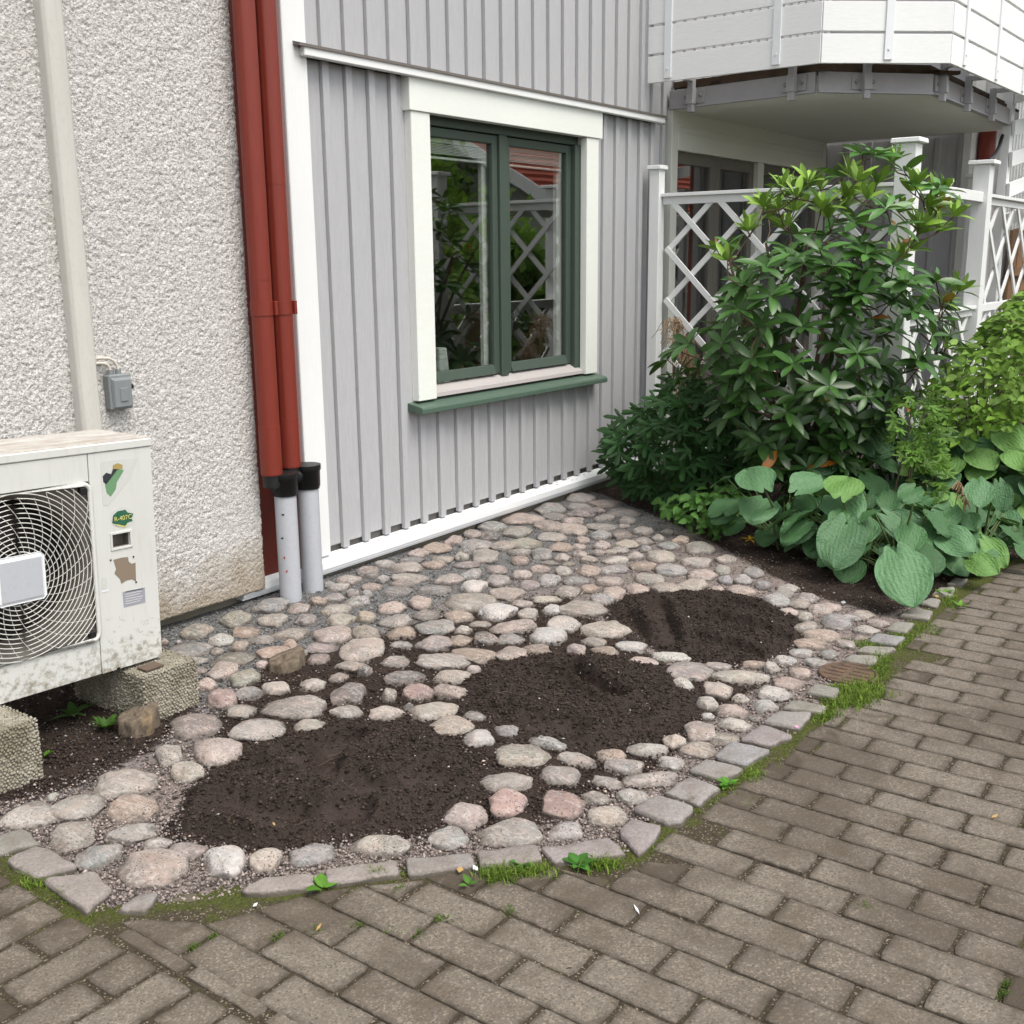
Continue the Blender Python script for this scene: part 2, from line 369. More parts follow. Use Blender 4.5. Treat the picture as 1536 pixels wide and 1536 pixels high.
M['bark'] = paint('brown_bark', (.14, .095, .062), .9, .3, (6, 6, 1), .6, (.06, .045, .03), .4)
def m_block():
    t = NT('clinker_block'); n = t.noise(90, 4, .7); g = t.noise(9, 4, .6)
    c = t.mix(t.ramp(n, (.3, 0), (.7, 1)), (.20, .18, .14), (.43, .40, .33)); c = t.mix(t.ramp(g, (.42, 0), (.66, .75)), c, (.15, .135, .09))
    t.P(Base_Color=c, Roughness=.95, Specular_IOR_Level=.15); t.bump(n, .4, .004); return t.m
M['block'] = m_block()
def m_ac():
    t = NT('weathered_cream_enamel'); z = t.sep('Z'); n = t.noise(38, 6, .72); l = t.noise(2.2, 4, .6, t.pos((2, 2, 1)))
    c = t.mix(t.ramp(l, (.35, 0), (.7, .5)), (.60, .605, .575), (.53, .53, .49))
    st = t.noise(14, 4, .6, t.pos((3, 3, .35))); c = t.mix(t.ramp(st, (.55, 0), (.75, .3)), c, (.42, .41, .36))
    low = t.math('ADD', t.math('MULTIPLY', z, -1.5), t.math('MULTIPLY', n, 1.6)); c = t.mix(t.ramp(low, (.36, 0), (.62, .75)), c, (.20, .17, .12))
    t.P(Base_Color=c, Roughness=.38, Specular_IOR_Level=.4); t.bump(n, .05, .003); return t.m
M['ac'] = m_ac()
def m_actop():
    t = NT('weathered_lid'); n = t.noise(7, 6, .7, t.pos((1, 3, 1))); n2 = t.noise(60, 5, .7)
    c = t.mix(t.ramp(n, (.38, 0), (.66, 1)), (.56, .555, .52), (.36, .30, .25)); c = t.mix(t.ramp(n2, (.5, 0), (.75, .5)), c, (.25, .21, .17))
    t.P(Base_Color=c, Roughness=.6); return t.m
M['ac_top'] = m_actop()
M['wire'] = paint('cream_wire', (.62, .615, .57), .4, .1, (1, 1, 1), .02, (.4, .36, .3), .4)
M['fan_dark'] = paint('dark_fan_plastic', (.035, .03, .028), .5, .2)
M['coil'] = paint('grey_brown_shroud', (.16, .145, .125), .6, .3, (3, 3, 3), .1)
def m_cover():
    t = NT('rusty_iron'); n = t.noise(30, 6, .7); c = t.mix(t.ramp(n, (.35, 0), (.65, 1)), (.075, .055, .042), (.17, .105, .066)); t.P(Base_Color=c, Roughness=.8, Metallic=.2); t.bump(n, .5, .005); return t.m
M['rust'] = m_cover()
def m_log():
    t = NT('old_cut_wood'); n = t.noise(20, 5, .7, t.pos((2, 2, 1))); n2 = t.noise(6, 4, .6); c = t.mix(t.ramp(n, (.3, 0), (.7, 1)), (.055, .042, .03), (.20, .155, .11)); c = t.mix(t.ramp(n2, (.55, 0), (.68, .8)), c, (.33, .22, .10)); t.P(Base_Color=c, Roughness=.9); t.bump(n, .7, .01); return t.m
M['log'] = m_log()
M['roof_red'] = paint('red_roof_tiles', (.42, .085, .04), .7, .25, (3, 3, 3), .3)
M['far_wall'] = paint('far_white_render', (.55, .56, .52), .8, .1)
def flat(name, col, rough=.55):
    t = NT(name); n = t.noise(60, 5, .7); t.P(Base_Color=t.mix(t.ramp(n, (.4, 0), (.75, .25)), col, tuple(x*.5+.1 for x in col)), Roughness=rough); return t.m
M['st_green'] = flat('sticker_light_green', (.13, .27, .13)); M['st_black'] = flat('sticker_black', (.022, .022, .03)); M['st_gold'] = flat('sticker_gold', (.36, .27, .09))
M['st_dgreen'] = flat('sticker_dark_green', (.012, .10, .045)); M['st_yellow'] = flat('sticker_yellow', (.62, .55, .16)); M['st_brown'] = flat('torn_label_brown', (.22, .17, .12)); M['st_grey'] = flat('faded_label_grey', (.30, .30, .35)); M['st_pale'] = flat('label_residue', (.55, .56, .53)); M['st_red'] = flat('red_crayon', (.4, .05, .05))
M['petal'] = flat('white_petal', (.7, .72, .75)); M['dry'] = flat('dry_leaf', (.40, .26, .10)); M['straw'] = flat('dry_stalk', (.33, .22, .12)); M['twig'] = flat('brown_root', (.10, .065, .045))

# ================================================================== GROUND
def tile(ox, oy, s): return lambda x, y: (ox+x/s, oy+y/s)
TA, TB, TC, TD, TE, TF, TG = tile(240, 860, 4.8), tile(540, 840, 4.8), tile(540, 720, 4.8), tile(820, 720, 4.8), tile(1020, 840, 4.8), tile(640, 1020, 4.8), tile(880, 960, 4.8)
TH, TI, TJ = tile(0, 1136, 3.84), tile(400, 1136, 3.84), tile(1136, 800, 3.84)
gz = lambda pts, z=0.0: [on_z(x, y, z) for x, y in pts]
KERB_PX = [(-190, 1140), (-60, 1245), (8, 1287), (52, 1316), (130, 1366), (182, 1368), (219, 1365), (281, 1355), (366, 1338), (475, 1327), (489, 1323), (603, 1308), (712, 1297), (813, 1289), (832, 1293), (938, 1278), (958, 1280), (997, 1238), (1039, 1211), (1085, 1180), (1121, 1151), (1156, 1125), (1190, 1103), (1217, 1069), (1242, 1057), (1260, 1034), (1285, 1022), (1318, 1012), (1322, 990), (1340, 973), (1373, 933), (1400, 916), (1433, 881), (1500, 850), (1560, 832), (1700, 800)]
KERB = np.array(gz(KERB_PX))[:, :2]
BED = np.concatenate([KERB, [[KERB[-1][0]+.5, 4.24], [-1.5, 4.24], [-1.5, KERB[0][1]+.1]]])
BEDS = [gz([(262, 1250), (290, 1190), (345, 1150), (370, 1125), (430, 1098), (500, 1085), (560, 1080), (640, 1085), (690, 1110), (715, 1150), (715, 1195), (690, 1212), (660, 1238), (600, 1248), (520, 1252), (440, 1270), (380, 1275), (320, 1265)]),
        gz([(700, 1020), (760, 990), (850, 975), (930, 985), (1000, 1000), (1045, 1030), (1050, 1070), (1010, 1100), (960, 1115), (880, 1130), (800, 1110), (740, 1080), (705, 1050)]),
        gz([(905, 910), (960, 890), (1030, 886), (1100, 890), (1160, 905), (1193, 930), (1193, 960), (1170, 985), (1100, 995), (1040, 990), (970, 965), (925, 935)])]
BEDS = [np.array(b)[:, :2] for b in BEDS]
SOILZ = [np.array(gz(p))[:, :2] for p in (
    [(320, 1070), (400, 985), (540, 960), (640, 925), (740, 905), (850, 885), (905, 930), (1000, 995), (1120, 1012), (1170, 1012), (1100, 1060), (1040, 1110), (1000, 1150), (940, 1180), (800, 1250), (720, 1250), (690, 1230), (640, 1262), (300, 1270), (262, 1240), (300, 1180)],
    [(-100, 1225), (20, 1205), (120, 1178), (230, 1128), (300, 1062), (250, 1000), (0, 1000), (-100, 1050)],
    [(885, 735), (960, 765), (1040, 800), (1110, 838), (1200, 888), (1330, 925), (1440, 885), (1560, 840), (1700, 810), (1600, 560), (1100, 560), (900, 660)])]
# one sheet to the horizon
me = mesh_np('ground', [(-150, -150, -.075), (150, -150, -.075), (150, 150, -.075), (-150, 150, -.075)], [(0, 1, 2, 3)], attrs={'soil': [1, 1, 1, 1], 'pink': [0]*4}, mat=M['ground'])
tag(obj('ground', me), 'bare dark earth under and around the paving', 'ground', kind='structure')

def soil_of(P):
    s = np.full(len(P), -1.0)
    for z in SOILZ+BEDS: s = np.maximum(s, poly_sd(P, z))
    return sstep(-.06, .10, s)
def grid(x0, x1, y0, y1, st):
    xs = np.arange(x0, x1+st, st); ys = np.arange(y0, y1+st, st); X, Y = np.meshgrid(xs, ys); nx, ny = len(xs), len(ys)
    i = np.arange(nx*ny).reshape(ny, nx); F = np.stack([i[:-1, :-1], i[:-1, 1:], i[1:, 1:], i[1:, :-1]], -1).reshape(-1, 4)
    return np.stack([X.ravel(), Y.ravel()], 1), F
def keep(P, F, mask):
    F = F[mask[F].all(1)]; u, inv = np.unique(F, return_inverse=True); return u, inv.reshape(F.shape)
P, F = grid(-1.2, 9.0, .4, 4.3, .022); sd = poly_sd(P, BED); u, F = keep(P, F, sd > -.03); P = P[u]
s = soil_of(P); bedz = -.006+.007*fbm(P*9, 3, 3)+.012*s*fbm(P*14, 4, 5)
pink = sstep(3.5, 2.7, P[:, 1])*.9+.25*fbm(P*1.5, 2, 9)
gravel_bed = obj('gravel_bed', mesh_np('gravel_bed', np.c_[P, bedz], F, True, {'soil': s, 'pink': np.clip(pink, 0, 1)}, M['ground']))
tag(gravel_bed, 'grey gravel and dark soil bed between house wall and paved path', 'gravel bed', kind='structure')

# ---- fieldstones (traced one by one from the photograph: x, y, half width, half height, tilt, colour)
SC = {'g': (.30, .295, .28), 'p': (.43, .315, .27), 't': (.42, .36, .285), 'o': (.40, .265, .175), 'd': (.11, .10, .095), 'w': (.50, .475, .43), 'b': (.265, .275, .285), 'v': (.285, .235, .225), 'n': (.26, .27, .20), 's': (.345, .31, .26), 'r': (.44, .235, .20), 'y': (.38, .31, .19)}
ST = []
def add(T, k, L):
    for e in L.split(';'):
        e = e.split()
        if e: ST.append((*T(float(e[0]), float(e[1])), float(e[2])/k, float(e[3])/k, float(e[4]), e[5]))
add(TA, 4.8, '810 230 110 50 5 b;1005 250 85 42 0 p;1135 200 55 35 5 o;1260 170 68 38 5 v;1418 207 90 40 0 g;1260 258 120 42 3 t;1300 340 88 45 8 t;1050 335 88 42 0 v;815 335 105 48 0 s;540 325 118 60 -8 n;1475 308 70 48 -8 y;1385 140 55 32 0 v;1290 97 80 28 0 w;1500 145 40 25 0 g;1370 45 95 35 5 t;1215 75 45 25 0 g;270 412 110 52 0 n;440 482 85 45 5 w;625 420 112 42 -3 o;730 475 100 30 3 g;950 428 135 45 3 t;1245 442 130 65 8 p;935 515 55 40 10 o;1165 528 120 48 0 v;1470 410 95 70 -10 t;215 545 165 62 -5 b;575 522 55 38 8 t;415 558 50 28 -5 t;820 572 120 55 8 o;535 615 140 55 3 n;1025 575 45 22 0 g;1140 612 90 38 0 p;265 635 95 28 0 w;450 705 115 58 5 p;735 655 45 30 0 p;605 750 115 62 -5 n;290 700 55 25 0 p;335 800 60 48 10 p;450 885 112 80 -10 r;650 860 90 42 5 g;850 822 105 52 -10 t;1100 795 95 48 -3 t;1290 745 65 30 5 t;1380 665 130 30 8 t;590 985 115 48 -3 s;975 960 215 75 5 s;1370 850 128 85 0 d;1335 995 125 45 5 s;260 1090 185 90 -8 v;710 1120 188 80 6 s;1070 1095 122 52 0 t;420 1275 168 105 -12 p;75 1310 95 75 -15 t;205 1425 115 80 -15 t;135 495 22 16 0 w;35 490 30 25 0 o;1468 552 163 82 -3 t')
add(TC, 4.8, '190 605 80 28 -8 w;70 665 80 42 -5 v;330 632 125 40 -8 t;365 705 122 38 8 t;160 710 48 30 -10 g;295 745 88 25 8 p;75 770 82 32 0 p;265 800 118 34 3 b;60 815 35 22 0 b;545 790 125 42 8 b;230 905 95 58 5 p;435 875 85 52 -5 p;25 872 45 32 0 w;485 970 85 34 10 g;255 1015 100 45 8 s;300 1092 112 46 -4 o;540 1055 140 58 8 g;710 982 100 44 -6 o;865 1032 78 30 5 t;740 1075 62 30 5 t;300 1182 78 26 8 g;545 1180 100 50 15 v;720 1155 85 38 10 o;895 1135 72 52 25 d;1090 1145 95 40 3 b;1115 1055 168 42 -8 p;1355 1122 142 52 5 w;1285 1222 95 42 -6 o;1080 1250 112 48 15 p;825 1255 155 52 10 o;590 1295 180 62 10 s;250 1305 108 48 0 s;820 1365 45 35 -25 p;670 1418 138 48 2 s;330 1415 150 48 -8 d;40 1375 55 40 10 d;370 568 88 30 5 b;425 525 65 30 5 p;555 488 108 40 3 o;590 568 88 26 0 t;535 605 68 32 10 o;680 428 72 40 0 p;800 388 70 30 -3 p;955 335 90 38 -8 b;845 455 95 45 10 b;770 505 62 35 10 g;740 550 42 32 20 t;905 550 102 46 -3 s;940 400 75 34 0 d;760 612 100 26 0 v;650 710 95 45 5 v;800 678 75 40 3 b;980 642 85 30 -3 p;820 770 88 45 5 w;985 725 98 42 3 g;1060 815 115 48 8 p;1165 678 62 36 10 p;1210 755 85 38 0 v;1290 640 82 28 3 p;1362 718 82 48 5 g;1472 655 55 35 8 w;1160 580 72 34 0 o;1150 515 80 30 -5 s;1035 468 90 34 3 t;1190 455 115 38 8 n;1130 360 105 50 3 s;1160 275 130 40 -8 p;1370 200 115 42 -3 b;1400 262 100 28 0 g;1360 325 92 45 -6 p;1385 405 110 38 3 g;1445 480 90 34 5 o;1510 292 60 28 0 p;1310 535 78 42 -3 g;1460 555 55 30 5 t;1365 595 70 18 0 g;1500 600 50 16 0 t;1515 725 50 26 0 b;785 880 205 62 3 s;990 950 118 58 8 w;1160 890 95 25 5 t;1210 962 75 44 0 s;1335 855 112 30 3 t;1385 930 75 38 8 w;1450 1040 120 60 8 w')
add(TB, 4.8, '215 965 55 55 0 s;430 950 105 58 5 r;665 950 140 46 8 p;350 1055 42 34 0 d;195 1102 125 50 3 t;525 1090 165 62 -15 s;825 1120 78 30 15 g;650 1190 158 68 -8 t;860 1282 112 62 -8 w;1055 1225 85 40 20 g;1345 1312 150 42 15 g;1165 1405 205 82 0 t')
add(TD, 4.8, '235 130 110 36 -5 g;235 190 85 30 3 g;265 235 100 36 5 v;375 215 50 24 0 p;420 172 120 30 4 p;565 235 118 34 3 g;420 275 72 26 3 g;575 290 62 30 8 s;205 295 78 28 0 p;195 360 118 40 -3 p;400 335 108 30 8 g;555 330 45 18 5 s;385 395 72 36 8 g;255 432 58 30 0 p;235 478 55 22 0 p;550 395 68 34 5 d;695 368 78 32 8 s;865 370 48 24 0 s;400 468 56 30 5 p;575 460 85 30 8 t;695 437 55 32 12 v;800 415 48 24 0 g;970 428 70 32 3 o;875 472 85 30 3 b;1100 488 112 46 3 s;530 500 65 28 5 s;710 492 52 24 0 g;460 515 45 20 5 t;370 522 45 24 10 v;240 528 55 28 0 p;305 570 65 28 -4 t;640 540 58 36 5 s;500 575 95 30 3 w;820 548 112 45 0 s;1085 597 112 36 3 s;1285 570 72 32 15 t;695 620 100 34 3 o;470 640 105 40 5 g;298 650 88 42 0 o;220 722 88 28 -2 b;455 725 105 32 -3 p;905 645 90 45 18 b;760 715 120 42 0 s;1115 675 105 50 8 p;1265 650 60 38 0 n;1480 665 85 36 5 b;1285 715 55 34 0 b;1410 715 65 34 0 g;1045 745 108 65 8 s;845 780 98 42 -8 t;650 785 85 38 0 p;1220 780 58 50 0 p;1400 792 120 40 3 p;310 780 70 30 0 o;475 820 88 50 5 p;155 805 92 38 5 s;385 860 65 42 15 b;275 915 140 75 12 s;425 1070 125 75 25 t;330 1160 95 32 15 s;220 1228 72 44 0 p;420 1235 92 40 -8 o;610 1195 115 42 5 w;880 1268 145 40 10 w;675 1312 128 52 2 p;1000 1375 165 75 12 v;1230 1340 110 28 5 v;985 1475 65 48 25 w')
add(TE, 4.8, '600 180 65 34 5 b;770 195 85 36 8 s;740 245 80 34 5 g;690 290 85 45 15 g;915 270 75 42 10 v;855 308 90 36 8 t;780 375 62 50 20 p;895 395 45 48 35 t;1000 358 92 40 5 p;1085 335 78 36 12 p;1115 445 118 56 2 b;1230 412 75 28 10 g;1310 398 82 32 10 t;1425 450 70 30 -5 p;1330 505 90 40 -3 w;1290 555 60 24 0 p;905 480 75 40 10 s;1025 545 140 42 -3 o;955 608 120 38 -3 o;1195 605 78 34 0 s;870 668 92 34 3 w;1060 672 78 34 0 g;740 720 82 40 -5 w;975 735 100 32 0 g;535 750 95 28 -2 o;665 772 60 40 5 w;870 815 90 45 5 p;430 835 210 52 2 t;785 885 122 45 5 p;670 958 135 50 5 w;270 928 112 58 3 t;430 997 58 32 -5 w;605 1048 98 44 -5 w;190 1028 60 60 -30 s;375 1088 118 48 12 p;195 1120 50 30 0 w;385 1178 130 45 12 w;545 1140 35 18 -20 w;145 1240 110 65 -5 p;310 1285 102 48 -10 t;130 1372 140 62 -3 t')
add(TG, 4.8, '630 725 75 55 -10 t;445 790 150 45 5 w;170 830 120 45 -3 o;280 915 150 52 5 g;615 890 108 44 2 w;460 1005 205 55 -5 s;145 1020 105 42 25 g;60 1130 105 50 20 t;325 1130 120 58 -5 w;145 1270 145 72 -10 t')
add(TF, 4.8, '1095 575 140 46 12 t;980 690 160 78 3 s;565 735 195 75 -3 s;585 885 135 100 0 r;270 985 165 85 5 p;985 895 165 98 5 r;600 1105 230 95 -3 s;1005 1085 138 72 0 w;145 1140 155 80 3 g')
add(TH, 3.84, '735 145 190 80 -3 s;450 280 130 72 10 s;765 295 165 82 -15 o;195 335 140 70 8 w;305 228 35 22 0 w;430 455 145 80 -10 t;765 440 155 58 -6 s;905 495 90 36 -3 w;585 570 140 65 -8 b;880 645 215 95 2 p;1085 545 105 45 8 p;1310 610 130 85 -12 w')
add(TI, 3.84, '0 595 90 72 0 t;255 560 130 65 5 g;645 505 185 65 3 t')

bmi = bmesh.new(); bmesh.ops.create_icosphere(bmi, subdivisions=4, radius=1)
ICO4 = np.array([v.co[:] for v in bmi.verts]); IF4 = np.array([[v.index for v in f.verts] for f in bmi.faces]); bmi.free()
STONES = []
for k in range(26):
    p = ICO4.copy(); e = .74+.22*RNG.random(); p = np.sign(p)*np.abs(p)**e
    cut = RNG.normal(size=(6, 3)); cut[:, 2] = np.abs(cut[:, 2])*.8; cut /= np.linalg.norm(cut, axis=1)[:, None]
    for c in cut:                                        # worn facets
        d = p@c; lim = .78+.2*RNG.random(); p = p-np.maximum(d-lim, 0)[:, None]*c*.85
    dn = .25*fbm(ICO4*1.4+k*7.3, 3, 40+k)+.06*fbm(ICO4*4.2+k*3.1, 3, 80+k); p = p*(1+dn)[:, None]
    p[:, 2] = np.where(p[:, 2] > 0, p[:, 2], p[:, 2]*.9)
    p /= np.abs(p).max(0); STONES.append(mesh_np('fieldstone', p, IF4, True, mat=M['stone']))
FOOT = []
for i, (cx, cy, rx, ry, tl, colr) in enumerate(ST):
    th = math.radians(tl); g0 = on_z(cx, cy, .0); depth = (g0-np.array([0, 0, H]))@CF; m = depth/FPX
    a = rx*m; el = math.atan2(H, np.hypot(g0[0], g0[1])); hgt = 2*ry*m
    c = min(.030, .22*a+.004)*(.9-.22*float(sstep(2.6, 3.6, np.array(g0[1])))); c = min(c, hgt*.45/math.cos(el))
    for _ in range(20):
        lo, hi = .2*a, 2.2*a
        for _ in range(30):
            b = (lo+hi)/2; h = b*math.sin(el)+math.hypot(b*math.sin(el), c*math.cos(el))
            lo, hi = (b, hi) if h < hgt else (lo, b)
        if b < .55*a: c *= .85
        elif b > 1.2*a and c < .036: c *= 1.1
        else: break
    b = min(max(b, .5*a), 1.3*a)
    vd = g0[:2]/np.linalg.norm(g0[:2]); ctr = on_z(cx, cy+ry, .0)[:2]+vd*b*.97
    p1 = on_z(cx-rx*math.cos(th), cy-rx*math.sin(th))[:2]; p2 = on_z(cx+rx*math.cos(th), cy+rx*math.sin(th))[:2]
    ang = math.atan2(p2[1]-p1[1], p2[0]-p1[0]); La = min(np.linalg.norm(p2-p1)/2, 1.25*a)
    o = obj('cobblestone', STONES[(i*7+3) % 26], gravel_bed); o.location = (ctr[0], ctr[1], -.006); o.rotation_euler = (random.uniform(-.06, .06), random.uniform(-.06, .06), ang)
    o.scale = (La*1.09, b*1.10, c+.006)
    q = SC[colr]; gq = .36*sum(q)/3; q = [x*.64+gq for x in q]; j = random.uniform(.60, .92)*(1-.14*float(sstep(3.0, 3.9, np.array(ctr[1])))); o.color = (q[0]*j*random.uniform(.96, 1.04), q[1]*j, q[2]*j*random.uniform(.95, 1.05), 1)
    FOOT.append((ctr[0], ctr[1], La, b, ang))
FOOT = np.array(FOOT)
def on_stone(P, grow=0.0):
    m = np.zeros(len(P), bool)
    for x, y, a, b, an in FOOT:
        k = np.abs(P[:, 0]-x)+np.abs(P[:, 1]-y) < 2.2*(a+b)
        if k.any():
            q = P[k]-[x, y]; u = q[:, 0]*math.cos(an)+q[:, 1]*math.sin(an); v = -q[:, 0]*math.sin(an)+q[:, 1]*math.cos(an)
            m[np.where(k)[0]] |= (u/(a+grow))**2+(v/(b+grow))**2 < 1
    return m

# ---- grains
OCT = np.array([(1, 0, 0), (0, 1, 0), (-1, 0, 0), (0, -1, 0), (0, 0, 1), (0, 0, -.6)], float); OF = np.array([(0, 1, 4), (1, 2, 4), (2, 3, 4), (3, 0, 4), (1, 0, 5), (2, 1, 5), (3, 2, 5), (0, 3, 5)])
def grains(P, size, cols, stretch=.5):
    n = len(P); th = RNG.random(n)*6.28; V = OCT[None]*(1+stretch*(RNG.random((n, 6, 1))-.5))*np.stack([size*(1+stretch*(RNG.random(n)-.3)), size, size*.75], 1)[:, None, :]
    c, s_ = np.cos(th), np.sin(th); V = np.stack([V[..., 0]*c[:, None]-V[..., 1]*s_[:, None], V[..., 0]*s_[:, None]+V[..., 1]*c[:, None], V[..., 2]], -1)+P[:, None, :]
    return V.reshape(-1, 3), (OF[None]+6*np.arange(n)[:, None, None]).reshape(-1, 3), np.repeat(cols, 6, 0)
N = 95000; dd = RNG.random(N)**1.25; ang = RNG.random(N); pxs = np.stack([-60+1660*RNG.random(N), 725+(1380-725)*RNG.random(N)], 1)
P = np.array([on_z(x, y)[:2] for x, y in pxs]); ok = (poly_sd(P, BED) > .0) & (P[:, 1] < 4.2) & ~on_stone(P, -.012)
for b in BEDS: ok &= poly_sd(P, b) < .02
P = P[ok]; s = soil_of(P); dark = RNG.random(len(P)) < s*.93
cg = RNG.random((len(P), 1)); base = np.where(dark[:, None], np.array([.038, .027, .022])*(.5+1.6*cg), np.array([.175, .174, .172])*(.35+1.4*cg**1.3))
wt = RNG.random(len(P)) < np.where(dark, .005, .04); base[wt] = np.array([.42, .40, .37])*(.7+.4*cg[wt]); pinkm = (P[:, 1] < 3.4) & ~dark; base[pinkm] *= [1.35, 1.13, 1.05]
V, Fq, C = grains(np.c_[P, -.003+.005*RNG.random(len(P))], .0032+.0045*RNG.random(len(P))**2, base)
tag(obj('loose_gravel', mesh_np('loose_gravel', V, Fq, False, {'Col': C}, M['grain'])), 'loose gravel grains and soil crumbs lying between the fieldstones', 'gravel', kind='stuff')

# ---- three soil patches, raked by hand
DENT = {0: [((520, 1120), (470, 1160), .045, .05), ((450, 1150), (560, 1190), .05, .045), ((340, 1215), (430, 1235), .05, .05), ((560, 1200), (650, 1175), .055, .04), ((400, 1245), (540, 1228), .03, .035), ((330, 1180), (380, 1160), .04, .03)],
        1: [((855, 1015), (925, 1058), .030, .075), ((800, 1090), (860, 1100), .04, .03)],
        2: [((985, 915), (1005, 965), .035, .05), ((1060, 930), (1170, 960), .03, .045), ((1040, 960), (1130, 985), .025, .04), ((1090, 910), (1170, 930), .03, .035), ((940, 930), (960, 960), .03, .035)]}
LAB = ['largest oval patch of raked dark soil, close to the outdoor unit', 'middle oval patch of dark soil with a short trench in it', 'rounded dark soil patch with ridges, nearest to the hostas']
for k, b in enumerate(BEDS):
    lo, hi = b.min(0)-.06, b.max(0)+.06; P, F = grid(lo[0], hi[0], lo[1], hi[1], .0055); sd = poly_sd(P, b)+.045*fbm(P*10, 4, 60+k, .6); u, F = keep(P, F, sd > -.045); P = P[u]; sd = sd[u]
    z = -.012+.042*sstep(-.04, .13, sd)+.016*fbm(P*7, 4, 70+k)+.010*fbm(P*30, 3, 75+k, .6)*sstep(-.02, .05, sd)
    smo = np.zeros(len(P))
    for p1, p2, w, dp in DENT[k]:
        g1, g2 = on_z(*p1)[:2], on_z(*p2)[:2]; w *= 1.25; d = line_d(P, [g1, g2])+.014*fbm(P*16, 2, 90); q = np.exp(-(d/w)**2)
        z = z-1.25*dp*q+.5*dp*np.exp(-((d-1.7*w)/(w*.6))**2); smo = np.maximum(smo, sstep(.25, .8, q))
    z = z+(.0042*fbm(P*85, 2, 99)+.006*np.abs(fbm(P*42, 3, 98)))*(1-.7*smo)
    z = np.maximum(z, -.004+.004*fbm(P*40, 2, 97))
    o = obj('soil_patch', mesh_np('soil_patch', np.c_[P, z], F, True, {'smooth': smo*.8}, M['soil'])); tag(o, LAB[k], 'soil patch', kind='structure')
    n = len(P); m = 15000; idx = RNG.integers(0, n, m); idx = idx[(RNG.random(m) > smo[idx]*.85) & (sd[idx] > -.03)]; m = len(idx)
    cg = RNG.random((m, 1)); col = np.array([.036, .026, .021])*(.4+1.7*cg); wt = RNG.random(m) < .003; col[wt] = np.array([.45, .42, .38])*(.6+.6*cg[wt])
    sz = .0020+.0065*RNG.random(m)**4; V, Fq, C = grains(np.c_[P[idx]+(RNG.random((m, 2))-.5)*.005, z[idx]+sz*.3], sz, col, .9)
    tag(obj('soil_crumbs', mesh_np('soil_crumbs', V, Fq, False, {'Col': C}, M['grain']), o), 'soil crumbs', kind='stuff')
    rb = B()
    for _ in range(26):
        j = RNG.integers(0, n)
        if sd[j] < .03: continue
        p = np.array([*P[j], z[j]+.004]); a = RNG.random()*6.28; pts = [p]
        for q in range(6): a += RNG.normal()*.6; p = p+np.array([math.cos(a)*.012, math.sin(a)*.012, RNG.normal()*.002]); pts.append(p)
        rb.tube(pts, .0009, 4)
    r_ = rb.build('root_fibres', M['twig'], o); tag(r_, kind='stuff')

# ---- granite kerb setts
SETTS = [(TG, [(560, 1085), (740, 960), (985, 1055), (810, 1170)], 0), (TG, [(740, 925), (860, 840), (1155, 915), (995, 1000)], 1), (TG, [(920, 830), (1050, 725), (1325, 790), (1155, 890)], 2), (TG, [(1110, 710), (1250, 605), (1490, 685), (1330, 755)], 3),
 (TE, [(595, 1160), (720, 1085), (945, 1100), (860, 1205)], 1), (TE, [(740, 1060), (800, 1010), (1065, 1040), (1040, 1095)], 4), (TE, [(910, 945), (980, 875), (1150, 930), (1110, 985)], 4),
 (TJ, [(490, 720), (540, 690), (700, 700), (680, 755)], 4), (TJ, [(570, 670), (640, 640), (800, 655), (740, 695)], 4), (TJ, [(640, 612), (680, 570), (860, 590), (800, 640)], 2), (TJ, [(730, 548), (790, 500), (910, 510), (860, 565)], 4), (TJ, [(825, 470), (900, 425), (1015, 445), (990, 488)], 4), (TJ, [(935, 402), (985, 372), (1065, 382), (1030, 418)], 4), (TJ, [(1000, 348), (1060, 300), (1140, 310), (1110, 358)], 4), (TJ, [(1085, 282), (1140, 250), (1215, 262), (1175, 295)], 4),
 (TG, [(345, 1210), (500, 1120), (765, 1205), (690, 1310), (560, 1312)], 0), (TG, [(215, 1355), (335, 1275), (560, 1335), (375, 1530)], 3), (TF, [(820, 1200), (1300, 1115), (1430, 1240), (920, 1310)], 3), (TF, [(355, 1220), (780, 1180), (830, 1290), (385, 1330)], 5), (TI, [(800, 578), (1170, 538), (1200, 620), (820, 665)], 1), (TI, [(325, 640), (745, 578), (780, 660), (340, 720)], 5), (TI, [(-150, 755), (-10, 683), (275, 658), (290, 735), (-130, 775)], 5),
 (TH, [(950, 820), (1120, 765), (1200, 800), (1080, 838)], 6), (TH, [(655, 870), (800, 765), (905, 770), (840, 880)], 1), (TH, [(255, 710), (410, 655), (545, 660), (640, 745), (500, 885)], 5), (TH, [(30, 580), (215, 500), (440, 620), (200, 690)], 5), (TH, [(-60, 552), (-130, 470), (130, 405), (245, 485)], 4), (TH, [(-320, 500), (-380, 420), (-150, 370), (-60, 440)], 5)]
SCOL = [(.34, .31, .295), (.31, .285, .265), (.34, .34, .345), (.34, .295, .29), (.28, .27, .23), (.32, .28, .255), (.36, .31, .23)]
kerb = thing('kerb', 'curved kerb of worn granite setts edging the cobbled bed', 'kerb'); tag(kerb, kind='structure')
